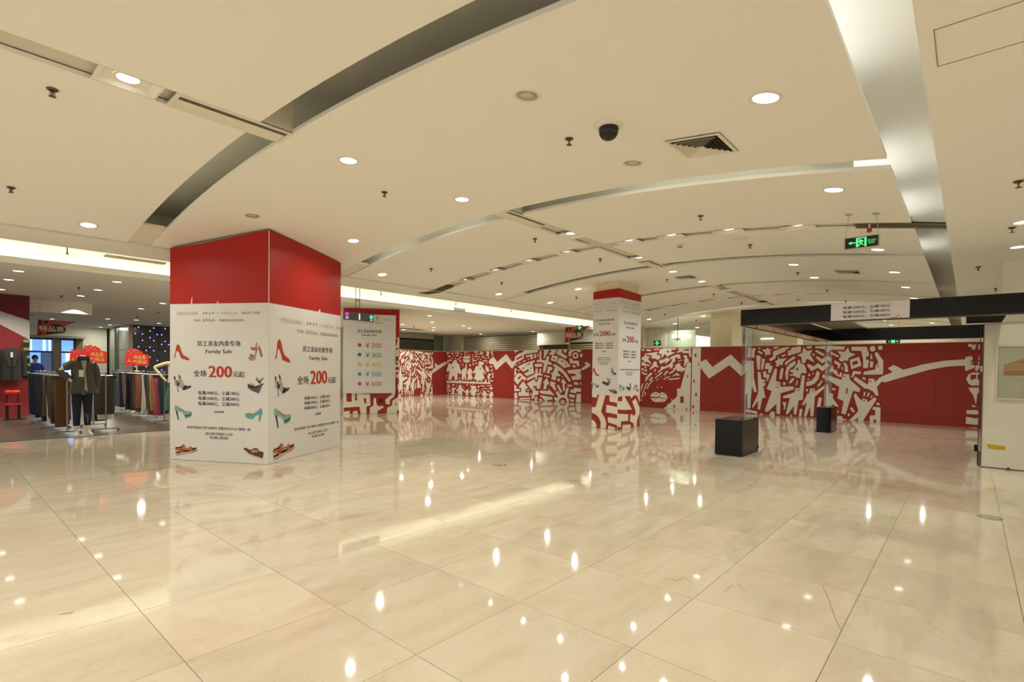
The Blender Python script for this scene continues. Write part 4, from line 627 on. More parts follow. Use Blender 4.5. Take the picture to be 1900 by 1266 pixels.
part('cap_strip', G().box(-.005, -2.95, HZ, .06, HY+.06, HZ+.02), mat('cap_pale', 'c9b8a6', rough=.4), long_h)
part('cap_strip', G().box(13.2, -.005, HZ, HX-.01, .06, HZ+.02), mat('cap_pale', 'c9b8a6'), left_h)
frX = (V3((0, 0, 0)), V3((0, 1, 0)), V3((0, 0, 1))); frY = (V3((0, 0, 0)), V3((1, 0, 0)), V3((0, 0, 1)))
for sec in ('S2', 'S3', 'S4', 'S5', 'S6', 'S1'):
    root_, fr, sg = (left_h, frY, 1) if sec == 'S1' else (long_h, frX, -1)
    for c, m, o, nm in (('w', M_HWHITE, .002, 'mural_print'), ('r', M_HRED, .0035, 'mural_detail')):
        g = G()
        for k, p in enumerate(polys(MURAL[sec+c])): g.flat(fr, p, (o+k*.00001)*sg)
        if g.v: part(nm, g, m, root_)

# ---------------------------------------------------------------- wrapped pillars
SHC = {k: mat('print_'+k, v, rough=.5) for k, v in dict(d9='b23018', gr='a29c98', g2='7a7270', bk='1c1a19', t1='7fa99f', t2='3c8684', t3='123c4c', t4='58a09c', br='96643c', tn='a58a70', wg='55524a', o2='b8601f', wh='cbc2b4', rd='93302a', dk='30221c', bn='5a2c1a').items()}
SHC['or'] = mat('print_or', 'a8672c', rough=.5)
SHOE_NAME = dict(pump='red pump picture', boot='black and white ankle boot picture', teal='turquoise platform shoe picture', sandal='tan strappy sandal picture', wedge='dark wedge sandal picture', court='turquoise court shoe picture', strap='orange sports sandal picture', brogue='brown leather shoe picture')
def face(a, b, z=0.0):
    O = V3((a[0], a[1], z)); d = V3((b[0]-a[0], b[1]-a[1], 0)); return (O, d.normalized(), V3((0, 0, 1))), d.length
def print_face(root_, fr, key, o=.003):
    g = {}
    for c, txt, u0, u1, v0, v1 in LETTERS[key]:
        if c[0] == 'c': continue
        g.setdefault(c, G()); write(g[c], fr, txt, max(u0, .012), u1, v0, v1, o, 0, .05 if txt == '200' else .018 if c == 'k' else .01)
    for c, m, nm in (('k', M_INK, 'black lettering'), ('h', M_INKG, 'grey brand lettering'), ('g', M_INKF, 'very pale lettering'), ('r', M_INKR, 'large red number 200')):
        if c in g: part('lettering', g[c], m, root_, nm)
    O, U, V = fr
    for nm, u0, u1, v0, v1 in SHOES.get(key, []):
        q = G(); ms = []
        for k, (c, s) in enumerate(SHOE_SHAPES[nm]):
            if SHC[c] not in ms: ms.append(SHC[c])
            q.flat(fr, [(u0+(u1-u0)*a, v0+(v1-v0)*b) for a, b in polys(s)[0]], o+.0006*k, ms.index(SHC[c]))
        part('shoe_picture', q, ms, root_, SHOE_NAME[nm])
# big pillar
bl, bc, br_ = (2.529, 9.262), (3.386, 7.778), (5.089, 8.689); bk = (bl[0]+br_[0]-bc[0], bl[1]+br_[1]-bc[1])
P1 = thing('wrapped_pillar', 'big nearest pillar wrapped in red paper above white sale posters with shoes', 'pillar', (0, 0, 0), 0, 'pillars wrapped in sale posters')
cx = sum(p[0] for p in (bl, bc, br_, bk))/4; cy = sum(p[1] for p in (bl, bc, br_, bk))/4
q = [(cx+(p[0]-cx)*.965, cy+(p[1]-cy)*.965) for p in (bl, bc, br_, bk)]
part('column_core', G().add([(*p, 0) for p in q]+[(*p, (zv(p[1]) if p[1] < VY1 else 3.25)-.004) for p in q], [(0, 1, 2, 3), (7, 6, 5, 4), (0, 4, 5, 1), (1, 5, 6, 2), (2, 6, 7, 3), (3, 7, 4, 0)]), mat('core_grey', '8f8a70', rough=.7), P1)
frL, wL = face(bl, bc); frR, wR = face(bc, br_); frB, wB = face(br_, bk); frK, wK = face(bk, bl)
TOP = 2.40
for fr, w, topl, prints in ((frL, wL, [(wL-.003, 3.462), (wL*.9, 3.452), (wL*.55, 3.36), (wL*.3, 3.30), (.003, 3.262)], 'FL'), (frR, wR, [(wR-.003, 3.365), (wR*.82, 3.395), (wR*.5, 3.428), (wR*.25, 3.45), (.003, 3.47)], 'FR')):
    part('white_panel', G().prism(fr, [(.003, .004), (w-.003, .004), (w-.003, TOP-.002), (.003, TOP-.002)], -.02), M_BOARD, P1)
    part('red_panel', G().prism(fr, [(.003, TOP), (w-.003, TOP)]+topl, -.02, 0, .001), M_RED, P1)
    print_face(P1, fr, prints)
for fr, w in ((frB, wB), (frK, wK)):
    part('white_panel', G().prism(fr, rect(.003, .004, w-.003, TOP-.002), -.02), M_BOARD, P1); part('red_panel', G().prism(fr, rect(.003, TOP, w-.003, 3.235), -.02), M_RED, P1)
g = G()
for u, s in ((.385, .035), (.84, .012)): g.flat(frL, [(u-.01, TOP+.001), (u+.014, TOP+.001), (u+.02, TOP+s*3.4), (u+.002, TOP+s*2)], .0025)
g.flat(frR, [(1.22, TOP+.001), (1.3, TOP+.001), (1.285, TOP+.05)], .0025)
part('torn_paper', g, M_BOARD, P1, 'small white tears at the foot of the red paper')
part('corner_trim', G().tube([(bc[0]-.001, bc[1]-.004, TOP), (bc[0]-.001, bc[1]-.004, 3.46)], .006, 6), M_BOARD, P1)
# price board pillar
P2 = thing('wrapped_pillar', 'middle pillar behind the big one, red top, with a white price list board', 'pillar', (0, 0, 0), 0, 'pillars wrapped in sale posters')
pa, pb = (8.504, 14.349), (9.870, 13.394); frP, wP = face(pa, pb); nP = frP[1].cross(frP[2])
pc = (pb[0]-nP.x*1.6, pb[1]-nP.y*1.6); pd = (pa[0]-nP.x*1.6, pa[1]-nP.y*1.6)
part('column_core', G().add([(x-nP.x*.03, y-nP.y*.03, z) for z in (0, 3.268) for x, y in (pa, pb, pc, pd)], [(3, 2, 1, 0), (4, 5, 6, 7), (0, 1, 5, 4), (1, 2, 6, 5), (2, 3, 7, 6), (3, 0, 4, 7)]), M_COLM, P2)
for A, B in ((pa, pb), (pb, pc), (pd, pa)):
    fr, w = face(A, B)
    part('mural_panel', G().prism(fr, rect(.002, .004, w-.002, 2.378), -.02), M_BASECREAM, P2); part('red_panel', G().prism(fr, rect(.002, 2.38, w-.002, 3.25), -.02), M_RED, P2)
g = G()
for p in polys(MURAL['P2']): g.flat(frP, p, .002)
fr, w = face(pd, pa)
for z0, z1 in ((.2, .42), (.5, .7), (.82, 1.05), (1.2, 1.3), (1.45, 1.75)): g.flat(fr, rect(w-.55, z0, w-.06, z1), .002)
part('mural_print', g, M_BASERED, P2)
bd = part('price_board', G().prism(frP, rect(-.005, .645, 1.553, 3.07), .05, 0, .012), M_BOARD, P2, 'white price list board')
g = G(); gh = G(); PC = ['c23a1e', '2f8048', 'd8bc3c', '3089b4', 'c23272']
for c, txt, u0, u1, v0, v1 in LETTERS['PB']:
    if c == 'k': write(g, frP, txt, u0, u1, v0, v1, .0525, 0, .018)
    elif c == 'h': write(gh, frP, txt, u0, u1, v0, v1, .0525)
part('lettering', g, M_INK, bd); part('lettering', gh, M_INKG, bd)
for k in range(5):
    m = mat('price_ink_%d' % k, PC[k], rough=.5); g = G(); L = [t for t in LETTERS['PB'] if t[0] == 'c%d' % k][0]
    write(g, frP, L[1], L[2], L[3], L[4], L[5], .0525); d = DOTS[k]
    g.flat(frP, circle((d[0]+d[1])/2, (d[2]+d[3])/2, (d[1]-d[0])/2, 20, (d[3]-d[2])/2), .0525)
    part('price_line', g, m, bd, ['red', 'green', 'yellow', 'blue', 'pink'][k]+' dot and price')
# far pillar
P3 = thing('wrapped_pillar', 'slim far pillar wrapped in white sale posters over a red and cream base', 'pillar', (0, 0, 0), 0, 'pillars wrapped in sale posters')
X0, X1, Y0, Y1 = 11.1, 12.22, 6.36, 7.09
part('column_core', G().add([(x, y, z if z < 1 else zv(y)-.004) for z in (0, 3) for x, y in ((X0+.06, Y0+.06), (X1-.06, Y0+.06), (X1-.06, Y1-.06), (X0+.06, Y1-.06))], [(3, 2, 1, 0), (4, 5, 6, 7), (0, 1, 5, 4), (1, 2, 6, 5), (2, 3, 7, 6), (3, 0, 4, 7)]), M_COLM, P3)
cs = [(X0, Y1), (X0, Y0), (X1, Y0), (X1, Y1)]
for k in range(4):
    fr, w = face(cs[k], cs[(k+1) % 4])
    part('mural_panel', G().prism(fr, rect(.002, .004, w-.002, .836), -.02), M_BASECREAM, P3)
    part('white_panel', G().prism(fr, rect(.002, .838, w-.002, 3.208), -.02, 0, .001), M_BOARD, P3)
    part('red_panel', G().prism(fr, [(.002, 3.21), (w-.002, 3.21), (w-.002, [3.425, 3.39, 3.37, 3.40][k]), (.002, [3.40, 3.425, 3.39, 3.37][k])], -.02), M_RED, P3)
    if k < 2:
        g = G()
        for p in polys(MURAL[('P3L', 'P3R')[k]]): g.flat(fr, [(min(max(u, .002), w-.002), min(max(v, .006), .834)) for u, v in p], .002)
        part('mural_print', g, M_BASERED, P3); print_face(P3, fr, ('GL', 'GR')[k])
# plain beige columns far behind
for nm, x0, y0, x1, y1, l in (('column', 19.3, 6.46, 20.5, 7.22, 'thick plain beige column rising behind the hoarding, left of the canopy'), ('column', 24.3, 5.45, 25.3, 6.36, 'plain beige column far behind, under the canopy corner')):
    t = thing(nm, l, 'column', ((x0+x1)/2, (y0+y1)/2, 0), 0, 'plain beige columns'); a, b = (x1-x0)/2, (y1-y0)/2
    part('shaft', G().add([(sx*a, sy*b, z if z == 0 else zv((y0+y1)/2+sy*b)-.003) for z in (0, 1) for sx, sy in ((-1, -1), (1, -1), (1, 1), (-1, 1))], [(3, 2, 1, 0), (4, 5, 6, 7), (0, 1, 5, 4), (1, 2, 6, 5), (2, 3, 7, 6), (3, 0, 4, 7)]), M_COLM, t)
    part('base_trim', G().box(-a-.01, -b-.01, 0, a+.01, b+.01, .1), M_CREAMM, t)
t = thing('column', 'plain beige pier at the right edge, behind the black canopy', 'column', (11.85, -1.45, 2.53), 0, 'plain beige columns')
part('shaft', G().box(-.9, -1.2, 0, 1.0, 1.1, .668), M_WALL, t)

# ---------------------------------------------------------------- kiosk: canopy ring, plinths, glass posts, partition
KX0, KX1, KY = 9.3, 15.25, 2.965; KZ0, KZ1 = 2.242, 2.515
K = thing('kiosk_canopy', 'large black glossy canopy ring hung over the empty kiosk on the right', 'canopy', (KX0, KY, KZ0))
def kb(x0, y0, z0, x1, y1, z1): return G().box(x0-KX0, y0-KY, z0-KZ0, x1-KX0, y1-KY, z1-KZ0)
part('front_beam', kb(KX0, -3.2, KZ0+.012, KX0+.1, KY, KZ1), M_BLACKG, K)
part('left_beam', kb(KX0+.1, KY-.34, KZ0+.012, KX1-.1, KY, KZ1), M_BLACKG, K)
part('back_beam', kb(KX1-.1, -3.2, KZ0+.012, KX1, KY, KZ1+.02), M_BLACKG, K)
part('edge_profile', kb(KX0-.004, -3.2, KZ0, KX0+.104, KY+.004, KZ0+.012), mat('profile_bronze', '4a4334', rough=.3, metal=.8), K)
part('edge_profile', kb(KX1-.104, -3.2, KZ0, KX1+.004, KY+.004, KZ0+.012), mat('profile_bronze', '4a4334'), K)
M_SOFF = mat('soffit_pink_reflection', 'b08c78', rough=.12, spec=.7)  # pinkish base colour paints in the red reflected on the underside
for k in range(6):
    a = KX0+.12+k*.945; part('soffit_panel', kb(a, KY-.33, KZ0+.002, a+.93, KY-.03, KZ0+.012), M_SOFF, K)
part('edge_profile', kb(KX0, KY-.03, KZ0-.004, KX1, KY+.004, KZ0+.012), M_BLACKM, K)
part('soffit_panel', kb(KX0+.1, -.36, KZ0+.02, 11.0, .05, KZ0+.05), mat('soffit_black', '0d0c0b', rough=.8, spec=.1), K, 'black soffit panel over the white partition')
part('ceiling_grid', kb(10.6, 1.9, KZ1+.02, KX1, 2.6, KZ1+.05), mat('soffit_grey', '77705a', rough=.5), K)
for k, (x, y) in enumerate(((9.35, -1.5), (15.2, -1.5))):
    part('hanger_rod', G().tube([(x-KX0, y-KY, KZ1-KZ0), (x-KX0, y-KY, (zv(y) if y > .56 else RZ)-KZ0)], .005, 6), M_STEEL, K)
frK_ = (V3((KX0-.004, 0, 0)), V3((0, -1, 0)), V3((0, 0, 1)))
sg = thing('banner_sign', 'white sale sign with three black text lines on the black canopy', 'sign', (KX0, 1.14, 2.25)); fr = (V3((-.004, 0, 0)), V3((0, -1, 0)), V3((0, 0, 1)))
part('panel', G().prism(fr, rect(-.483, .008, .487, .262), .008, 0, -.002), mat('sign_white', rgb=(.66, .62, .60), rough=.4), sg)
g = G()
for k, (txt, z) in enumerate((('每满1000元，立减100元', .195), ('每满1500元，立减200元', .128), ('每满2000元，立减300元', .06))): write(g, fr, txt, -.325, .263, z-.021, z+.024, .0105, 0, .018)
part('lettering', g, M_INK, sg)
g = G(); ms = [SHC['or']]
for p in ([(.265, .01), (.345, .01), (.34, .022), (.27, .02)], [(.33, .02), (.365, .066), (.372, .063), (.345, .02)], [(.36, .01), (.4, .033), (.404, .028), (.375, .01)]): g.flat(fr, p, .0095)
part('shoe_picture', g, ms, sg, 'top of an orange shoe picture')
def plinth(x0, y0, x1, y1, z, label, nick):
    t = thing('display_plinth', label, 'plinth', ((x0+x1)/2, (y0+y1)/2, 0), 0, 'black glossy display plinths'); a, b = (x1-x0)/2, (y1-y0)/2
    for nm, q in (('front_panel', (-a, -b, .004, -a+.018, b, z-.018)), ('back_panel', (a-.018, -b, .004, a, b, z-.018)), ('side_panel', (-a+.018, -b, .004, a-.018, -b+.018, z-.018)), ('side_panel', (-a+.018, b-.018, .004, a-.018, b, z-.018)), ('top_panel', (-a-.002, -b-.002, z-.018, a+.002, b+.002, z))):
        part(nm, G().box(*q), M_BLACKG, t)
    part('base', G().box(-a+.02, -b+.02, 0, a-.02, b-.02, .02), M_BLACKM, t)
    if nick:
        part('corner_clip', G().box(a-.06, -b-.008, .06, a+.006, -b+.01, .11), M_BLACKM, t)
        part('top_slot', G().box(a-.26, -b-.003, z-.05, a-.02, -b+.004, z-.034), mat('nick_dark', '0a0908'), t)
plinth(9.2, 2.87, 10.1, 3.33, .622, 'nearer, wider black glossy plinth standing on the marble', True)
plinth(14.38, 2.46, 15.12, 2.77, .605, 'farther, slimmer black glossy plinth before the people mural', False)
for x, y, z, l, w in ((9.72, 3.03, .622, 'clear glass fin standing on the nearer black plinth up to the canopy', .2), (14.75, 2.66, .605, 'clear glass fin standing on the farther black plinth up to the canopy', .2)):
    t = thing('glass_post', l, 'glass panel', (x, y, z), 0, 'glass fins of the kiosk')
    part('pane', G().box(-w/2, -.006, 0, w/2, .006, KZ0-z), M_GLASS, t); part('pane', G().box(-.006, -.13, 0, .006, -.007, KZ0-z), M_GLASS, t)
pt = thing('white_partition', 'glossy white partition wall at the right edge carrying a framed poster', 'partition', (11.0, -.16, 0))
M_PART = mat('partition_white', rgb=(.66, .63, .50), rough=.25)
part('panel', G().box(0, -2.6, .012, .08, 0, 2.236), M_PART, pt)
part('glass_edge', G().box(-.004, -.008, .012, .084, .004, 2.236), mat('glass_edge_green', '3f6b52', rough=.2), pt, 'thin green glass edge')
part('base', G().box(.01, -2.6, 0, .07, -.005, .012), M_BLACKM, pt)
part('floor_bolt', G().box(-.02, -.33, 0, .0, -.30, .03), M_BLACKM, pt)
part('header', G().box(-.01, -2.6, 2.236, .09, 0, 2.252), mat('header_cream', 'a79d84', rough=.4), pt)
gw = thing('glass_wing', 'dark tinted glass wing running back from the white partition edge', 'glass panel', (12.1, -.125, 0))
part('pane', G().box(-1.0, -.006, .01, 1.1, .006, 2.23), mat('tinted_glass', '8a8a86', rough=0, trans=1, ior=1.3), gw)
part('foot_clamp', G().box(1.04, -.03, 0, 1.14, .03, .12), M_BLACKM, gw)
pf = thing('framed_poster', 'cream framed grey poster with a brown picture on the white partition', 'poster', (10.995, -.3, 1.07)); fr = (V3((0, 0, 0)), V3((0, -1, 0)), V3((0, 0, 1))); Wp, Hp = .95, .845; b = .028
for nm, q in (('frame_side', rect(0, 0, b, Hp)), ('frame_side', rect(Wp-b, 0, Wp, Hp)), ('frame_rail', rect(b, 0, Wp-b, b)), ('frame_rail', rect(b, Hp-b, Wp-b, Hp))): part(nm, G().prism(fr, q, .022, 0, -.004), mat('frame_cream', 'cdbf9f', rough=.4), pf)
part('sheet', G().prism(fr, rect(b, b, Wp-b, Hp-b), .006, 0, -.003), mat('poster_grey', 'a5a58e', rough=.5), pf)
part('picture', G().flat(fr, [(.095, .375), (.33, .375), (.5, .40), (.7, .45), (.86, .46), (.86, .70), (.6, .69), (.42, .665), (.27, .62), (.18, .58), (.095, .545)], .007), mat('poster_brown', '9a8055', rough=.5), pf)
part('picture', G().flat(fr, [(.095, .375), (.33, .375), (.5, .40), (.7, .45), (.86, .46), (.86, .50), (.5, .46), (.28, .45), (.095, .44)], .0075), mat('poster_rust', '996a42', rough=.5), pf)
part('picture', G().flat(fr, [(.25, .58), (.34, .60), (.6, .66), (.62, .63), (.44, .55), (.40, .57), (.30, .565)], .0078), mat('poster_rust2', 'a4623c', rough=.5), pf)
g = G()
for u0, u1, v in ((.1, .25, .342), (.12, .45, .318), (.27, .32, .30), (.4, .6, .14), (.05, .08, .80)): g.flat(fr, rect(u0, v, u1, v+.004), .007)
part('text_lines', g, M_INKG, pf)
tp = thing('tape_strip', 'torn strip of yellow tape stuck low on the white partition', 'tape', (10.997, -.21, .29)); part('tape', G().flat(fr, [(.012, .08), (.16, .072), (.23, .066), (.222, .04), (.235, .008), (.13, .006), (.04, .01), (.03, .04)], .001), mat('tape_yellow', 'c49a1c', rough=.5), tp)

# ---------------------------------------------------------------- hanging signs
ex = thing('exit_sign', 'black hanging exit sign with green running man and left arrow', 'exit sign', (7.35, .985, 2.945)); fr = (V3((-.012, .17, 0)), V3((0, -1, 0)), V3((0, 0, 1))); EW, EH = .34, .128
part('frame', G().box(-.011, -.178, -.007, .011, .178, EH+.006), M_ALU, ex)
part('face', G().prism(fr, rect(.006, .003, EW-.006, EH-.003), .003, 0, -.002), M_EXITK, ex)
g = G(); E = lambda L: [(.006+x*(EW-.012), .003+y*(EH-.006)) for x, y in L]
for p in ([(.09, .5), (.2, .34), (.2, .45), (.32, .45), (.32, .55), (.2, .55), (.2, .66)], [(.335, .06), (.405, .06), (.405, .86), (.59, .86), (.59, .06), (.655, .06), (.655, .94), (.335, .94)],
          [(.43, .74), (.475, .74), (.475, .83), (.43, .83)], [(.45, .72), (.53, .70), (.575, .52), (.555, .49), (.52, .58), (.51, .45), (.535, .32), (.575, .24), (.565, .19), (.51, .25), (.48, .38), (.46, .2), (.43, .1), (.41, .13), (.435, .28), (.45, .5), (.43, .56), (.41, .5), (.4, .52), (.42, .64)]): g.flat(fr, E(p), .0036)
for txt, u0, u1, v0, v1 in (('安全出口', .69, .93, .5, .68), ('EXIT', .72, .90, .28, .44)): write(g, fr, txt, .006+u0*(EW-.012), .006+u1*(EW-.012), v0*EH, v1*EH, .0036)
part('luminous_symbols', g, M_EXITG, ex)
for y, yt, xt in ((.165, 1.121, 7.358), (-.165, .846, 7.337)):
    part('cord', G().tube([(0, y, EH), (xt-7.35, yt-.985, zv(yt)-2.945-.02)], .003, 6), M_STEEL, ex); part('ceiling_rose', G().lathe([(.04, .0), (.038, -.006), (.012, -.018), (.002, -.022)], 14, (xt-7.35, yt-.985, zv(yt)-2.945-.001)), M_ALU, ex)
hs = thing('hanging_sign', 'dark lit direction sign hung on two rods before the price board', 'sign', (6.13, 10.35, 2.50)); fr = (V3((0, -.025, 0)), V3((1, 0, 0)), V3((0, 0, 1)))
part('box', G().box(0, -.024, 0, .75, .024, .18), mat('sign_grey', '5b5848', rough=.35), hs)
part('arrow_panel', G().box(.752, -.026, -.002, .96, .026, .17), mat('sign_cream', 'cdbf9a', rough=.5), hs)
part('arrow', G().flat(fr, [(.85, .03), (.862, .03), (.862, .118), (.885, .095), (.892, .102), (.856, .14), (.82, .102), (.827, .095), (.85, .118)], .003), mat('arrow_grey', '4f4a38'), hs)
part('pink_disc', G().flat(fr, circle(.07, .125, .045, 20), .002), mat('glow_pink', 'd63ad0', emit=.7), hs); part('cyan_disc', G().flat(fr, circle(.69, .105, .045, 20), .002), mat('glow_cyan', '3fd9d2', emit=.8), hs)
g = G()
for q in ((.035, .03, .11, .045), (.04, .052, .105, .066), (.665, .02, .715, .034), (.672, .036, .71, .05)): g.flat(fr, rect(*q), .002)
g.flat(fr, rect(.365, .02, .40, .155), .002); part('light_bars', g, mat('glow_white', 'cfd6ff', emit=.8), hs)
for x in (.30, .40): part('rod', G().tube([(x, 0, .18), (x, 0, .75)], .008, 8), mat('rod_bronze', '5a5138', rough=.4, metal=.5), hs)
g = G()
for dz in (.44, .475): g.tube([(.35+.03*math.cos(a*PI/5), 0, dz+.018*math.sin(a*PI/5)) for a in range(11)], .005, 6)
part('rod_link', g, mat('rod_bronze', '5a5138'), hs)
M_PRED = mat('pennant_red', rgb=(.40, .05, .025), rough=.5); M_PBLK = mat('pennant_black', '16130f', rough=.5); M_PINK = mat('pennant_lettering', 'd8c9ae', rough=.5)
def pennant(label, O, U, W, H, ztop):
    t = thing('pennant_sign', label, 'sign', O, 0, 'red and black pennant signs'); fr = (V3((0, 0, 0)), U, V3((0, 0, 1))); N = U.cross(fr[2])
    sc = lambda L: [(x*W, y*H) for x, y in L]
    part('board', G().prism(fr, sc([(0, 0), (.68, .26), (.72, .5), (.67, .66), (1, .98), (.03, .96)]), .01, 0, -.01), M_PRED, t)
    g = G()
    for p in ([(.2, .12), (.66, .27), (.70, .5), (.66, .62), (.58, .74), (.42, .76), (.32, .66), (.30, .5), (.25, .3)], [(.05, .08), (.12, .1), (.13, .4), (.06, .42)], [(.04, .7), (.12, .68), (.13, .93), (.04, .93)], [(.18, .74), (.26, .74), (.26, .93), (.18, .93)]): g.flat(fr, sc(p), .0115)
    part('black_shapes', g, M_PBLK, t)
    g = G(); write(g, fr, '特品惠', .06*W, .66*W, .3*H, .62*H, .0125, 0, .02); part('lettering', g, M_PINK, t, 'pale lettering')
    for u in (.08, .8): p = fr[0]+U*(u*W); part('cord', G().tube([(p.x, p.y, .95*H), (p.x, p.y, ztop-O[2])], .004, 5), M_STEEL, t)
pennant('red and black pennant sign hanging left of the slim far pillar', (17.0, 12.17, 2.49), V3((0, -1, 0)), 1.22, .66, 3.8)
pennant('red and black pennant sign hanging in the clothes shop on the left', (2.17, 20.0, 2.23), V3((1, 0, 0)), .9, .49, 3.265)
def small_exit(label, O, U, W, H, ztop=None):
    t = thing('exit_sign', label, 'exit sign', O, 0, 'small distant exit signs'); fr = (V3((0, 0, 0)), U, V3((0, 0, 1)))
    part('box', G().prism(fr, rect(0, 0, W, H), .03, 0, 0), M_EXITK, t); g = G()
    for p in ([(.12, .5), (.25, .3), (.25, .7)], [(.36, .12), (.64, .12), (.64, .88), (.36, .88)], [(.72, .35), (.88, .35), (.88, .65), (.72, .65)]): g.flat(fr, [(x*W, y*H) for x, y in p], .0315)
    part('luminous_symbols', g, M_EXITG, t)
    if ztop:
        for u in (.1, .9): p = U*(u*W); part('cord', G().tube([(p.x, p.y, H), (p.x, p.y, ztop-O[2])], .004, 5), M_STEEL, t)
small_exit('small green exit sign hung in front of the far pennant sign', (16.6, 11.32, 2.955), V3((0, -1, 0)), .27, .17, 3.8)
small_exit('small green exit sign above the hoarding, seen left of the beige column', (20.3, 9.95, 2.48), V3((0, -1, 0)), .3, .2, 3.26)
small_exit('tiny exit sign peeking over the hoarding under the back canopy beam', (17.0, 1.68, 2.245), V3((0, -1, 0)), .3, .09, zv(1.6))

# ---------------------------------------------------------------- shutters behind the hoarding
M_SHUT = mat('shutter_slat', 'c9bd9f', rough=.4); M_SHUTD = mat('shutter_slat_dark', '7d8072', rough=.4)
def shutter(label, O, U, W, z0, z1, m, pitch=.105):
    t = thing('roller_shutter', label, 'roller shutter', O, 0, 'roller shutters'); fr = (V3((0, 0, 0)), U, V3((0, 0, 1))); n = int((z1-z0)/pitch)
    for k in range(n):
        z = z0+k*pitch; g = G(); O_, U_, V_ = fr; N_ = U_.cross(V_)
        sec = [(.0, 0), (.03, .02), (.034, .06), (.02, .095), (.0, .1)]
        g.add([O_+U_*u+V_*(z+b)+N_*a for u in (0, W) for a, b in sec], [(i, i+1, 6+i, 5+i) for i in range(4)]); part('slat', g, m, t)
    part('bottom_bar', G().prism(fr, rect(0, z0-.06, W, z0-.004), .04), m, t)
    for u in (-.06, W): part('guide_rail', G().prism(fr, rect(u, z0-.06, u+.06, z1), .05), M_ALU, t)
    part('backing', G().prism(fr, rect(0, z0-.06, W, z1), .004), M_DARK, t)
shutter('wide grey roller shutter above the family mural', (20.46, 21.6, 0), V3((0, -1, 0)), 5.42, 1.6, 3.2, M_SHUT)
shutter('cream roller shutter partly hidden behind the slim far pillar', (20.46, 14.3, 0), V3((0, -1, 0)), 3.5, 1.6, 2.72, mat('shutter_cream', 'b3a67e', rough=.4))
shutter('dark roller shutter right of the price board pillar', (15.6, 22.94, 0), V3((1, 0, 0)), 3.7, 1.6, 3.03, M_SHUTD)
t = thing('light_box', 'glowing white hanging light box above the hoarding, beside a dark spider bracket', 'light box', (19.0, 8.2, 2.68)); part('box', G().box(-.12, -.33, 0, .12, .33, .13), mat('box_glow', 'fff4e2', emit=1.2), t)
part('bracket', G().tube([(-.2, .06, -.08), (-.2, .06, .75)], .012, 6), M_BLACKM, t)
g = G()
for a in range(5): g.tube([(-.2, .06, -.05), (-.2, .06+.16*math.cos(a*1.25), -.06+.1*math.sin(a*1.25))], .012, 5)
part('bracket_arms', g, M_BLACKM, t)
t = thing('slot_grille', 'dark slot air grille in the low ceiling before the dark roller shutter', 'air grille', (15.2, 19.9, 3.262)); part('frame', G().box(-.75, -.16, -.006, .75, .16, .007), mat('slot_dark', '3a352b', rough=.7), t)
for k in range(5): part('slat', G().box(-.72, -.13+k*.055, -.016, .72, -.112+k*.055, -.006), M_LOUV, t)
t = thing('cove_grille', 'small grey air grille on the bright left cove wall, above the shutters', 'air grille', (11.76, 12.98, 3.38), 0, 'grilles in the left cove')
for k in range(4): part('slat', G().box(0, -.02, .0+k*.026, .52, .0, .02+k*.026), M_LOUV, t)
t = thing('cove_grille', 'far small grey air grille on the left cove, right of the slim pillar', 'air grille', (22.5, 12.98, 3.38), 0, 'grilles in the left cove')
for k in range(4): part('slat', G().box(0, -.02, .0+k*.026, .7, .0, .02+k*.026), M_LOUV, t)

# ---------------------------------------------------------------- floor stickers
for x, y, r, l, m in ((5.79, 5.33, .105, 'small dark round sticker on the marble in the middle of the hall', mat('sticker_dark', '5c584a', rough=.4)), (7.21, -.19, .1, 'small green oval sticker on the marble near the right edge', mat('sticker_green', '6f8a62', rough=.4))):
    t = thing('floor_sticker', l, 'sticker', (x, y, .0005), 0, 'round floor stickers'); g = G(); n = 28
    g.add([(q*math.cos(2*PI*i/n), q*math.sin(2*PI*i/n), .0006) for q in (r, r*.68) for i in range(n)], [(i, (i+1) % n, n+(i+1) % n, n+i) for i in range(n)]); part('ring', g, m, t)
    part('disc', G().add([(r*.68*math.cos(2*PI*i/n), r*.68*math.sin(2*PI*i/n), .0005) for i in range(n)], [tuple(range(n))]), mat('sticker_pale', 'b8ac86', rough=.3), t)
    part('symbol', G().add([(r*.3*math.cos(2*PI*i/6), r*.45*math.sin(2*PI*i/6), .0008) for i in range(6)], [tuple(range(6))]), m, t)
CRACKS = ([(4.092, .73), (3.893, .661), (3.649, .589), (3.443, .518)], [(.526, 3.973), (.553, 3.962), (.585, 3.947)], [(3.436, 1.573), (3.491, 1.551), (3.477, 1.505), (3.567, 1.496), (3.536, 1.438)], [(3.518, 1.198), (3.601, 1.195), (3.691, 1.189)], [(3.711, 1.167), (3.649, 1.119), (3.62, 1.075)])
# cracks, veins and a scuff on the marble, each with a shape of its own
def ribbon(pts, w):
    g = G(); P = [V3((*p, .0004)) for p in pts]
    for p, q in zip(P[:-1], P[1:]):
        n = V3((-(q-p).y, (q-p).x, 0)).normalized()*w; g.add([p-n, q-n, q+n, p+n], [(0, 1, 2, 3)])
    return g
for nm, pts, w in (('crack_line', CRACKS[0], .0022), ('scuff_mark', CRACKS[1], .007), ('dark_vein', CRACKS[2], .003), ('dark_vein', CRACKS[3], .002), ('dark_vein', CRACKS[4], .002)):
    part(nm, ribbon(pts, w), mat('stone_crack', '7d6a48', rough=.5), floor)
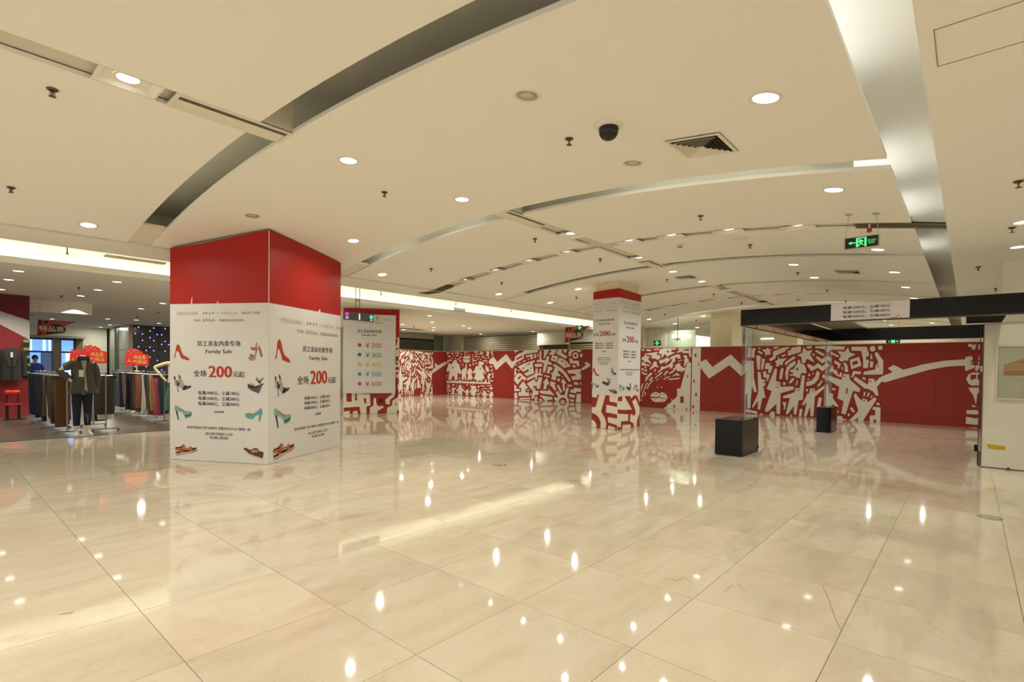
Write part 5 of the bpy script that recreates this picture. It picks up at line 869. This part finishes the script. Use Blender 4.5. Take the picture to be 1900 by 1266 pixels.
# ---------------------------------------------------------------- the clothes shop on the left
# display block: metal panels on one side, dark wall with blue lights on the other
blk = struct('wall_shop_block', G().box(6.36, 29.05, 0, 12, 36, 3.26), M_BLACKM)
M_ALP = mat('alu_panel', '8f9a88', rough=.25, metal=.55, noise=.05, nscale=1)
for y0, y1 in ((29.15, 30.05), (30.06, 30.95), (31.75, 32.8), (33.6, 35.2)):
    for z0, z1 in ((0.02, 2.1), (2.12, 3.25)): part('metal_panel', G().box(6.31, y0, z0, 6.355, y1, z1), M_ALP, blk)
part('gilded_post', G().box(6.30, 31.0, 0, 6.35, 31.45, 3.25), mat('post_gilt', '4c3a1c', rough=.4, metal=.3), blk)
part('corner_post', G().box(6.28, 29.0, 0, 6.44, 29.12, 3.25), mat('post_beige', 'a08f72', rough=.5), blk)
M_STAR = mat('star_panel', '3d3a33', rough=.2, spec=.5)
for x0, x1 in ((6.46, 7.44), (7.46, 8.9), (8.92, 10.4), (10.42, 11.95)):
    for z0, z1 in ((.02, 2.16), (2.18, 3.25)): part('dark_panel', G().box(x0, 29.0, z0, x1, 29.045, z1), M_STAR, blk)
LED = G(); LED.lathe([(.001, .012), (.02, .01), (.03, 0)], 8); LEDM = LED.mesh('blue_light', mat('led_blue', '4a5cff', emit=3.5, ec=(.16, .2, 1)))
for x, z in [(6.66, 3.18), (7.26, 3.17), (7.72, 3.17), (7.11, 3.03), (6.53, 2.87), (6.81, 2.87), (7.4, 2.87), (7.58, 2.87), (7.11, 2.71), (6.81, 2.57), (7.26, 2.57), (7.72, 2.56), (7.58, 2.41), (7.87, 2.41), (6.66, 2.26), (7.11, 2.26), (6.54, 2.12), (6.96, 2.1), (7.26, 2.1), (7.72, 2.09), (7.11, 1.79), (7.4, 1.64), (6.53, 1.34), (6.96, 1.34), (7.58, 1.19), (8.3, 2.8), (8.6, 2.3), (8.2, 1.7)]:
    o = link('blue_light', LEDM, blk, (x, 29.0, z)); o.rotation_euler = (PI/2, 0, 0)
# windows in the back wall
M_SKYW = mat('window_daylight', '5f9be8', emit=1.1, ec=(.20, .42, .95)); M_SKYB = mat('window_bright', 'cfe2ff', emit=1.3, ec=(.62, .76, 1)); M_DKB = mat('window_dark', '41546e', emit=.35, ec=(.16, .24, .42)); M_WFR = mat('window_frame', '3c3a3c', rough=.5)
def window(n, x0, x1, z0, z1, rows, label):
    w = link('window_%d' % n, None, None, (x0, 33.38, 0)); w['kind'] = 'structure'; w['label'] = label
    for q in ((-.06, z0, 0, z1), (x1-x0, z0, x1-x0+.06, z1)): part('frame', G().box(q[0], -.1, q[1], q[2], .02, q[3]), M_WFR, w)
    for z in [z0]+[r[0] for r in rows[1:]]+[z1]: part('rail', G().box(-.06, -.08, z-.04, x1-x0+.06, .0, z+.04), M_WFR, w)
    for za, zb, cols in rows:
        for xa, xb, m in cols: part('pane', G().box(xa*(x1-x0), -.05, za+.04, xb*(x1-x0), -.03, zb-.04), m, w)
window(1, 3.35, 4.17, .3, 2.62, [(.3, 2.0, [(.03, .5, M_SKYW), (.5, .53, M_WFR), (.53, .97, M_DKB)]), (2.0, 2.62, [(.02, .12, M_SKYB), (.12, .58, M_SKYW), (.58, .72, M_SKYB), (.72, .84, M_SKYW), (.84, .94, M_SKYB), (.94, .98, M_SKYW)])], 'blue daylight window left of the brown pier')
window(2, 4.5, 4.97, .3, 2.62, [(.3, 2.0, [(.02, .35, M_SKYW), (.35, .75, M_SKYB), (.75, .98, M_SKYW)]), (2.0, 2.62, [(.02, .98, M_SKYW)])], 'narrow blue daylight window right of the brown pier')
t = link('trim_1', G().box(4.17, 33.1, 0, 4.44, 33.39, 2.7).mesh('trim_1', mat('pier_mauve', '6b5d55', rough=.5))); t['kind'] = 'structure'
t = link('trim_2', G().box(3.2, 32.9, 2.68, 5.4, 33.39, 2.78).mesh('trim_2', mat('lintel_grey', '9c958c', rough=.5))); t['kind'] = 'structure'
d = link('door_1', None, None, (5.03, 33.36, 0)); d['kind'] = 'structure'; d['label'] = 'brown panelled door at the back of the shop'
part('leaf', G().box(.03, -.06, 0, .3, 0, 2.66), mat('door_brown', '8a6f4a', rough=.5), d); part('frame', G().box(-.04, -.1, 0, .03, .0, 2.7), mat('door_dark', '241c1a'), d)
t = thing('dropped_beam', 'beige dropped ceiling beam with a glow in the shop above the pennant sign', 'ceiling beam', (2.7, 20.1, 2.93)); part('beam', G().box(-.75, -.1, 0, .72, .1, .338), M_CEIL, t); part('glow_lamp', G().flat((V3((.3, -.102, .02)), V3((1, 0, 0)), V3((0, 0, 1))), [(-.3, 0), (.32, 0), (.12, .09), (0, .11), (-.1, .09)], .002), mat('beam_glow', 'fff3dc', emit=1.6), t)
# person at the back
pts = [(0, 0, .92), (0, 0, 1.12), (0, .0, 1.36), (0, -.01, 1.46), (0, -.03, 1.52), (0, -.045, 1.61), (0, -.03, 1.68), (-.11, 0, .86), (-.12, .02, .47), (-.12, .05, .08), (-.12, -.12, .04), (.11, 0, .86), (.12, .02, .47), (.12, .05, .08), (.12, -.12, .04),
       (-.17, 0, 1.38), (-.24, .02, 1.12), (-.2, -.16, .96), (-.17, -.24, .95), (.17, 0, 1.38), (.25, .0, 1.13), (.24, -.18, 1.0), (.23, -.27, .99)]
ed = [(0, 1), (1, 2), (2, 3), (3, 4), (4, 5), (5, 6), (0, 7), (7, 8), (8, 9), (9, 10), (0, 11), (11, 12), (12, 13), (13, 14), (2, 15), (15, 16), (16, 17), (17, 18), (2, 19), (19, 20), (20, 21), (21, 22)]
rd = [(.15, .11), (.15, .11), (.16, .1), .06, .065, (.085, .1), (.07, .08), .09, .06, .045, .04, .09, .06, .045, .04, .07, .05, .038, .04, .07, .05, .038, .04]
pm = skin(pts, ed, rd, 1); ms = [mat('shirt_blue', '1d2f7e', rough=.8), mat('skin_tone', 'b98a6c', rough=.6), mat('trouser_dark', '1b1c22', rough=.8), mat('shoe_dark', '121212')]
for m in ms: pm.materials.append(m)
for p in pm.polygons:
    c = p.center; p.material_index = 3 if c.z < .09 else 2 if c.z < .92 and abs(c.x) < .19 and c.y > -.13 else 1 if (c.z > 1.455 or (abs(c.x) > .17 and c.z < 1.1)) else 0
per = thing('person', 'person with short dark hair in a dark blue shirt behind the left clothes racks', 'person', (2.77, 26.0, .004))
part('body', pm, None, per)
h_ = G(); h_.ell([(0, -.02, 1.6, .088, .098), (0, -.02, 1.66, .094, .104), (0, -.02, 1.72, .08, .09), (0, -.02, 1.76, .03, .04)], 14); part('hair', h_, mat('hair_black', '14110f', rough=.7), per)
g = G()
for s in (-1, 1): g.ell([(s*.03, -.118, 1.605, .004, .004), (s*.03, -.122, 1.612, .011, .007), (s*.03, -.118, 1.619, .004, .004)], 8)
part('eyes', g, mat('hair_black', '14110f'), per); g = G(); g.tube([(0, -.12, 1.615), (0, -.145, 1.58), (0, -.125, 1.572)], [.008, .014, .01], 6); part('nose', g, ms[1], per)
part('mouth', G().box(-.022, -.128, 1.548, .022, -.118, 1.556), mat('lip_tone', '8a4a40'), per)

# banner wall panel with red cloth and pale stripe
bn = thing('cloth_banner', 'tall dark red cloth banner with a pale diagonal stripe at the left edge', 'banner', (1.92, 19.0, 0)); fr = (V3((-2.6, 0, 0)), V3((1, 0, 0)), V3((0, 0, 1)))
M_CLO = mat('banner_cloth', rgb=(.24, .02, .02), rough=.75, bump=.3, bscale=3); M_CLO2 = mat('banner_cloth_dark', rgb=(.13, .015, .015), rough=.75, bump=.3, bscale=3)
part('cloth', G().prism(fr, rect(0, .02, 2.6, 3.26), -.04), M_CLO, bn)
part('dark_top', G().flat(fr, [(.0, 3.25), (2.6, 3.25), (2.6, 2.60), (2.05, 2.82), (0, 3.25)], .002), M_CLO2, bn)
part('pale_stripe', G().flat(fr, [(.9, 3.26), (2.05, 2.80), (2.6, 2.60), (2.6, 2.08), (2.05, 2.45), (.3, 3.26)], .004), mat('banner_pale', 'b9b4ad', rough=.7, bump=.3, bscale=4), bn)
part('foot', G().box(-2.6, -.12, 0, .02, .1, .022), M_STEEL, bn)
def jacket_mesh(g, s=1.0):
    g.ell([(0, 0, .86, .05, .05), (0, 0, .83, .10, .06), (0, 0, .78, .21, .07), (0, 0, .6, .20, .08), (0, 0, .3, .21, .085), (0, 0, .0, .235, .09)], 18)
    for k in (-1, 1): g.tube([(k*.17, 0, .79), (k*.24, .0, .62), (k*.255, -.01, .4), (k*.25, -.03, .12)], [.06, .058, .05, .045], 10)
    return g
jk = thing('hanging_jacket', 'dark grey jacket hanging on the red banner at the left edge', 'jacket', (1.55, 18.83, 1.0)); M_JK = mat('jacket_charcoal', '2d2a28', rough=.85, noise=.1)
part('cloth', jacket_mesh(G()), M_JK, jk); g = G()
for k in (-1, 1): g.add([(k*.02, -.095, .35), (k*.02, -.1, .6), (k*.05, -.07, .82), (k*.11, -.075, .74), (k*.1, -.1, .55), (k*.05, -.1, .35)], [(0, 1, 2, 3, 4, 5)])
part('lapels', g, mat('jacket_lapel', '38342f', rough=.85), jk); part('opening', G().add([(-.02, -.1, .02), (.02, -.1, .02), (.018, -.102, .6), (-.018, -.102, .6)], [(0, 1, 2, 3)]), M_DARK, jk)
part('tag', G().box(-.025, -.115, .6, .02, -.11, .74), M_BOARD, jk); part('hanger_hook', G().tube([(0, 0, .85), (0, 0, .93), (.02, 0, .96), (.04, 0, .94)], .004, 5), M_STEEL, jk)
sf = thing('hanging_scarf', 'green and yellow striped garment hanging beside the red banner', 'garment', (1.82, 18.965, 1.1)); ms = [mat('scarf_dark', '22301f', rough=.85), mat('scarf_light', '8a8f4e', rough=.85)]; g = G()
for k in range(14): g.box(-.02+.03*math.sin(k*.4)*.3, -.03, k*.07, .10+.03*math.sin(k*.5)*.4, .03, k*.07+.07, k % 3 == 1)
part('cloth', g, ms, sf); part('hanger_hook', G().tube([(0, 0, .98), (0, 0, 1.05), (.03, 0, 1.08)], .005, 5), M_STEEL, sf)
ch = thing('folding_chair', 'small chair with glossy red back pad before the red banner', 'chair', (1.55, 18.5, .004)); M_CHR = mat('chair_red', 'cf2a20', rough=.25); M_CHK = mat('chair_black', '151312', rough=.4)
part('back_pad', G().tube([(-.15, .12, .705), (-.1, .13, .69), (0, .14, .685), (.1, .13, .69), (.15, .12, .705)], [(.03, .045), (.034, .06), (.034, .062), (.034, .06), (.03, .045)], 10), M_CHR, ch)
part('seat', G().box(-.17, -.2, .38, .17, .14, .41), M_CHR, ch)
for k in (-1, 1):
    part('leg', G().tube([(k*.11, -.17, 0), (k*.11, -.15, .38)], .016, 8), M_CHK, ch); part('leg', G().tube([(k*.11, .18, 0), (k*.11, .13, .4), (k*.1, .14, .68)], .016, 8), M_CHK, ch)
part('foot_bar', G().box(-.19, -.2, 0, .19, -.15, .018), M_CHK, ch)

# clothes rails with trousers
M_RAIL = mat('rail_steel', '8f8c84', rough=.3, metal=.9)
def rack(x, y0, y1, label, w=.22, zt=1.26):
    t = thing('clothes_rack', label, 'clothes rack', (x, y0, .004), 0, 'steel clothes racks'); L = y1-y0
    part('top_bar', G().tube([(0, 0, zt), (0, L, zt)], .014, 8), M_RAIL, t)
    for y in (0, L):
        part('post', G().tube([(0, y, .06), (0, y, zt)], .014, 8), M_RAIL, t); part('foot_bar', G().tube([(-w, y, .06), (w, y, .06)], .013, 8), M_RAIL, t)
        for s in (-1, 1): part('caster', G().tube([(s*w, y-.012, .026), (s*w, y+.012, .026)], .026, 10), M_RAIL, t); 
    part('finial', G().lathe([(.001, zt+.03), (.02, zt+.018), (.02, zt-.01), (.014, zt-.02)], 10), M_RAIL, t)
rack(1.97, 13.9, 15.15, 'front steel clothes rack left of the coat mannequin'); rack(1.97, 15.35, 16.7, 'second steel clothes rack behind the left front one'); rack(1.97, 16.9, 18.2, 'third steel clothes rack, in front of the red banner')
rack(2.62, 13.98, 15.2, 'front steel clothes rack right of the coat mannequin, with striped trousers'); rack(3.98, 15.0, 16.5, 'steel clothes rack behind the pale mannequin arm'); rack(3.98, 16.8, 18.2, 'middle steel clothes rack of the right line, under a red sale sign'); rack(3.9, 18.4, 19.9, 'rearmost steel clothes rack of the right line')
def trousers_mesh(w, top, bot, seed):
    rnd = random.Random(seed); g = G(); rs = []; tw = rnd.uniform(-.04, .04)
    for k in range(6):
        f = k/5; z = top+(bot-top)*f; a = w/2*(1-.18*f+.05*math.sin(f*5+seed)); d = .022+.012*math.sin(f*3.1); cx = tw*f
        rs.append([(cx+a*math.cos(2*PI*i/10)*(1 if abs(math.cos(2*PI*i/10)) < .99 else 1.02), d*math.sin(2*PI*i/10)+.015*math.sin(f*4+seed), z) for i in range(10)])
    return g.rings(rs)
TCOL = {'navy': '161a28', 'black': '131214', 'charcoal': '23242a', 'brown': '5b3d20', 'olive brown': '4a3d24', 'cream': 'c9c2a8', 'dark plum': '281a22', 'white': 'cfc9bd', 'slate blue': '4d5564', 'rust': '7a4a2e', 'pale teal': '7c938c', 'maroon': '54202c', 'dark green': '27382f', 'tan': 'a3814f', 'rose': 'a84a55', 'grey brown': '4c3d30', 'light grey': 'b9b4a4', 'striped grey': '38332d', 'sea green': '44605a'}
HGR = G(); HGR.tube([(-.12, 0, 1.20), (.12, 0, 1.20)], .006, 5); HGR.tube([(0, 0, 1.20), (0, 0, 1.25), (.015, 0, 1.275), (-.012, 0, 1.272)], .004, 5); HGR = HGR.mesh('hanger', M_STEEL)
RAILS = [('left line of racks', 1.93, [(14.0, 'brown'), (14.12, 'brown'), (14.26, 'grey brown'), (14.4, 'dark plum'), (14.54, 'black'), (14.7, 'olive brown'), (14.86, 'olive brown'), (15.0, 'brown'), (15.3, 'dark plum'), (15.45, 'cream'), (15.6, 'olive brown'), (15.76, 'black'), (15.92, 'charcoal'), (16.1, 'navy'), (16.28, 'black'), (16.46, 'navy'), (16.62, 'charcoal'), (16.8, 'black'), (16.9, 'navy'), (17.0, 'navy'), (17.2, 'black'), (17.4, 'navy'), (17.6, 'charcoal'), (17.8, 'navy'), (18.0, 'dark green')]),
         ('right front rack', 2.66, [(14.08, 'striped grey'), (14.22, 'white'), (14.4, 'black'), (14.6, 'white'), (14.8, 'black'), (15.0, 'light grey')]),
         ('right line of racks', 3.97, [(15.08, 'dark green'), (15.22, 'rose'), (15.36, 'rose'), (15.5, 'tan'), (15.64, 'tan'), (15.78, 'grey brown'), (15.92, 'brown'), (16.06, 'dark green'), (16.2, 'light grey'), (16.34, 'light grey'), (16.9, 'rust'), (17.06, 'olive brown'), (17.22, 'brown'), (17.4, 'navy'), (17.58, 'black'), (17.76, 'maroon'), (17.94, 'black'), (18.1, 'pale teal'), (18.5, 'rust'), (18.68, 'navy'), (18.86, 'navy'), (19.06, 'slate blue'), (19.26, 'slate blue'), (19.48, 'black'), (19.7, 'light grey')])]
for nm, x, L in RAILS:
    cnt = {}
    for k, (y, c) in enumerate(L):
        cnt[c] = cnt.get(c, 0)+1; tot = sum(1 for q in L if q[1] == c)
        which = 'only %s pair seen' % c if tot == 1 else '%s %s pair from the front' % (ORD[cnt[c]-1], c)
        t = thing('trousers', '%s trousers on the %s, %s' % (c, nm, which), 'trousers', (x+random.uniform(-.03, .03), y, .004), random.uniform(-.12, .12), 'trousers on the clothes racks')
        wide = .37 if c == 'striped grey' else random.uniform(.26, .32)
        mm = mat('cloth_'+c.replace(' ', '_'), TCOL[c], rough=.85, noise=.12, nscale=20)
        if c == 'striped grey':
            m = mm; nt = m.node_tree
            if 'Wave Texture' not in [n.name for n in nt.nodes]:
                wv = nt.nodes.new('ShaderNodeTexWave'); wv.inputs['Scale'].default_value = 12; wv.inputs['Distortion'].default_value = 1.5; tc = nt.nodes.new('ShaderNodeTexCoord'); rp = nt.nodes.new('ShaderNodeValToRGB'); rp.color_ramp.elements[0].color = (*lin('1d1a17'), 1); rp.color_ramp.elements[1].color = (*lin('57503f'), 1)
                nt.links.new(tc.outputs['Object'], wv.inputs['Vector']); nt.links.new(wv.outputs['Color'], rp.inputs[0]); nt.links.new(rp.outputs[0], nt.nodes['Principled BSDF'].inputs['Base Color'])
        part('cloth', trousers_mesh(wide, 1.19, .36 if c == 'striped grey' else random.uniform(.14, .3), k+len(nm)), mm, t)
        if k < 3 or nm == 'right front rack': part('waistband', G().box(-wide*.49, -.026, 1.15, wide*.49, .026, 1.2), M_BLACKM, t)
        link('hanger', HGR, t)
# red cut-out sale signs on stands
M_SGR = mat('sale_red', 'c8281e', rough=.5); M_SGY = mat('sale_yellow', 'd9b95e', rough=.5); M_SGB = mat('sale_bits', 'b0a8c0', rough=.5)
def sale_sign(x, y, zs, W, H, label, rz=0, z0=1.28):
    t = thing('sale_sign', label, 'sign', (x, y, z0), rz, 'red sale signs on the racks'); fr = (V3((-W/2, 0, zs-z0)), V3((1, 0, 0)), V3((0, 0, 1))); sc = lambda L: [(a*W, b*H) for a, b in L]
    part('board', G().prism(fr, sc([(0, .02), (1, 0), (1, .62), (.93, .66), (.76, .70), (.70, .84), (.6, .88), (.55, .96), (.45, .9), (.36, 1), (.25, .93), (.12, .97), (.06, .8), (.03, .5)]), .012, 0, -.004), M_SGR, t)
    g = G(); write(g, fr, '特品惠', .36*W, .86*W, .37*H, .6*H, .0135); write(g, fr, '人', .1*W, .26*W, .18*H, .42*H, .0135); write(g, fr, '气精品', .32*W, .9*W, .12*H, .33*H, .0135); part('lettering', g, M_SGY, t, 'yellow lettering')
    g = G(); rnd = random.Random(3)
    for k in range(16):
        a, b = rnd.uniform(.06, .62), rnd.uniform(.64, .9); s = rnd.uniform(.015, .04); g.flat(fr, sc([(a, b), (a+s, b+s*.3), (a+s*.8, b+s*1.3), (a-s*.2, b+s)]), .013)
    part('confetti_print', g, M_SGB, t); part('stem', G().tube([(0, 0, 0), (0, 0, zs-z0+.05)], .01, 6), M_WHITE, t); part('clamp', G().box(-.05, -.015, -.02, .05, .015, .01), M_WHITE, t)
sale_sign(3.83, 16.85, 1.42, .54, .47, 'red cut-out sale sign with yellow lettering on the middle right rack', 0)
sale_sign(2.56, 14.75, 1.47, .44, .42, 'red cut-out sale sign behind the shoulder of the coat mannequin', -.12, 1.27)
sale_sign(2.33, 15.0, 1.46, .34, .33, 'smaller red sale sign behind the neck of the coat mannequin', .1, 1.27)

# mannequin in the grey coat
M_MAN = mat('mannequin_white', 'cfc8b6', rough=.35)
mq = thing('mannequin', 'headless white mannequin in a grey coat and navy trousers at the shop edge', 'mannequin', (2.12, 13.28, .004))
pts = [(0, 0, .98), (0, 0, 1.2), (0, 0, 1.42), (0, 0, 1.52), (0, -.005, 1.64), (-.09, 0, .9), (-.1, -.01, .5), (-.095, .02, .12), (-.1, -.05, .06), (-.105, -.14, .025), (.09, 0, .9), (.07, -.03, .5), (.075, .0, .12), (.1, -.07, .06), (.125, -.15, .025), (-.17, 0, 1.45), (-.35, .03, 1.31), (-.22, -.06, 1.17), (-.18, -.09, 1.10), (.17, 0, 1.45), (.23, .03, 1.2), (.21, .0, .98), (.2, -.01, .9)]
ed = [(0, 1), (1, 2), (2, 3), (3, 4), (0, 5), (5, 6), (6, 7), (7, 8), (8, 9), (0, 10), (10, 11), (11, 12), (12, 13), (13, 14), (2, 15), (15, 16), (16, 17), (17, 18), (2, 19), (19, 20), (20, 21), (21, 22)]
rd = [(.14, .1), (.11, .09), (.14, .1), .06, .045, .085, .055, .034, .04, (.032, .022), .085, .055, .034, .04, (.032, .022), .06, .045, .03, .03, .06, .045, .03, .025]
mb = skin(pts, ed, rd, 1); mb.materials.append(M_MAN); part('body', mb, None, mq)
M_COAT = mat('coat_grey', '4c4741', rough=.9, noise=.08, nscale=30)
g = G(); g.ell([(.02, 0, .87, .245, .165), (.02, 0, 1.0, .20, .15), (.01, 0, 1.15, .185, .135), (0, 0, 1.3, .18, .125), (0, 0, 1.42, .185, .115), (0, 0, 1.49, .165, .1), (0, 0, 1.54, .1, .085), (0, -.01, 1.6, .075, .075)], 20, 0, False)
part('coat', g, M_COAT, mq)
part('coat_sleeve', G().tube([(-.13, 0, 1.47), (-.26, .015, 1.39), (-.35, .03, 1.31), (-.29, -.01, 1.24), (-.215, -.06, 1.165)], [.08, .08, .076, .068, .055], 12), M_COAT, mq)
part('coat_sleeve', G().tube([(.14, 0, 1.47), (.20, .015, 1.34), (.23, .03, 1.2), (.22, .015, 1.08), (.205, .0, .93)], [.078, .075, .07, .064, .058], 12), M_COAT, mq)
g = G()
for k in (-1, 1): g.add([(k*.02, -.118, 1.46), (k*.025, -.1, 1.6), (k*.085, -.06, 1.62), (k*.1, -.085, 1.52)], [(0, 1, 2, 3)])
part('collar', g, mat('coat_collar', '3b3732', rough=.9), mq)
part('shirt_front', G().add([(.0, -.158, .90), (.055, -.158, .90), (.035, -.15, 1.1), (.02, -.138, 1.3), (.045, -.11, 1.52), (-.045, -.11, 1.52), (-.005, -.138, 1.3), (.012, -.15, 1.1)], [(0, 1, 2, 7), (7, 2, 3, 6), (6, 3, 4, 5)]), mat('shirt_pale', 'a39c90', rough=.9), mq)
part('price_tag', G().box(-.085, -.165, 1.2, -.012, -.158, 1.335), M_BOARD, mq); part('tag_string', G().tube([(-.045, -.16, 1.335), (-.04, -.15, 1.42), (-.02, -.11, 1.5)], .003, 5), M_INK, mq)
M_NAVY = mat('trouser_navy', '151b2c', rough=.85, noise=.1, nscale=20)
for k, ax in ((-1, -.095), (1, .075)): part('trouser_leg', G().tube([(k*.075, 0, .96), (ax, -.005, .7), (ax, -.015, .5), (ax, .01, .23)], [.10, .08, .066, .056], 12), M_NAVY, mq)
part('base_rod', G().box(-.12, .02, 0, .12, .06, .012), M_STEEL, mq)
# pale mannequin half hidden by the pillar
m2 = thing('mannequin', 'pale mannequin with hand on hip in white top, half hidden behind the big pillar', 'mannequin', (4.1, 14.6, .004)); M_PALE = mat('mannequin_pale', 'd6c5a0', rough=.4)
pts = [(0, 0, .98), (0, 0, 1.2), (0, 0, 1.42), (0, 0, 1.54), (0, -.005, 1.66), (0, -.01, 1.76), (-.09, 0, .9), (-.1, -.01, .5), (-.1, .02, .1), (-.1, -.13, .03), (.09, 0, .9), (.09, -.02, .5), (.09, .0, .1), (.1, -.13, .03), (-.16, 0, 1.5), (-.44, .02, 1.39), (-.27, -.06, 1.13), (-.2, -.09, 1.05), (.17, 0, 1.5), (.24, .03, 1.25), (.23, .0, 1.0), (.22, -.01, .92)]
ed = [(0, 1), (1, 2), (2, 3), (3, 4), (4, 5), (0, 6), (6, 7), (7, 8), (8, 9), (0, 10), (10, 11), (11, 12), (12, 13), (2, 14), (14, 15), (15, 16), (16, 17), (2, 18), (18, 19), (19, 20), (20, 21)]
rd = [(.13, .1), (.1, .085), (.13, .09), .05, .05, (.07, .08), .08, .05, .035, .03, .08, .05, .035, .03, .05, .04, .026, .03, .05, .04, .03, .03]
mb = skin(pts, ed, rd, 1); mb.materials.append(M_PALE); part('body', mb, None, m2)
part('top', G().ell([(0, 0, 1.02, .165, .125), (0, 0, 1.2, .145, .115), (0, 0, 1.4, .155, .11), (0, 0, 1.5, .13, .09), (0, 0, 1.54, .07, .07)], 16), mat('top_white', 'cfc2b6', rough=.9), m2)
part('skirt', G().ell([(0, 0, .35, .24, .2), (0, 0, .6, .22, .18), (0, 0, .85, .19, .15), (0, 0, 1.03, .15, .12)], 16), mat('skirt_green', '4a5f58', rough=.9, noise=.1), m2)
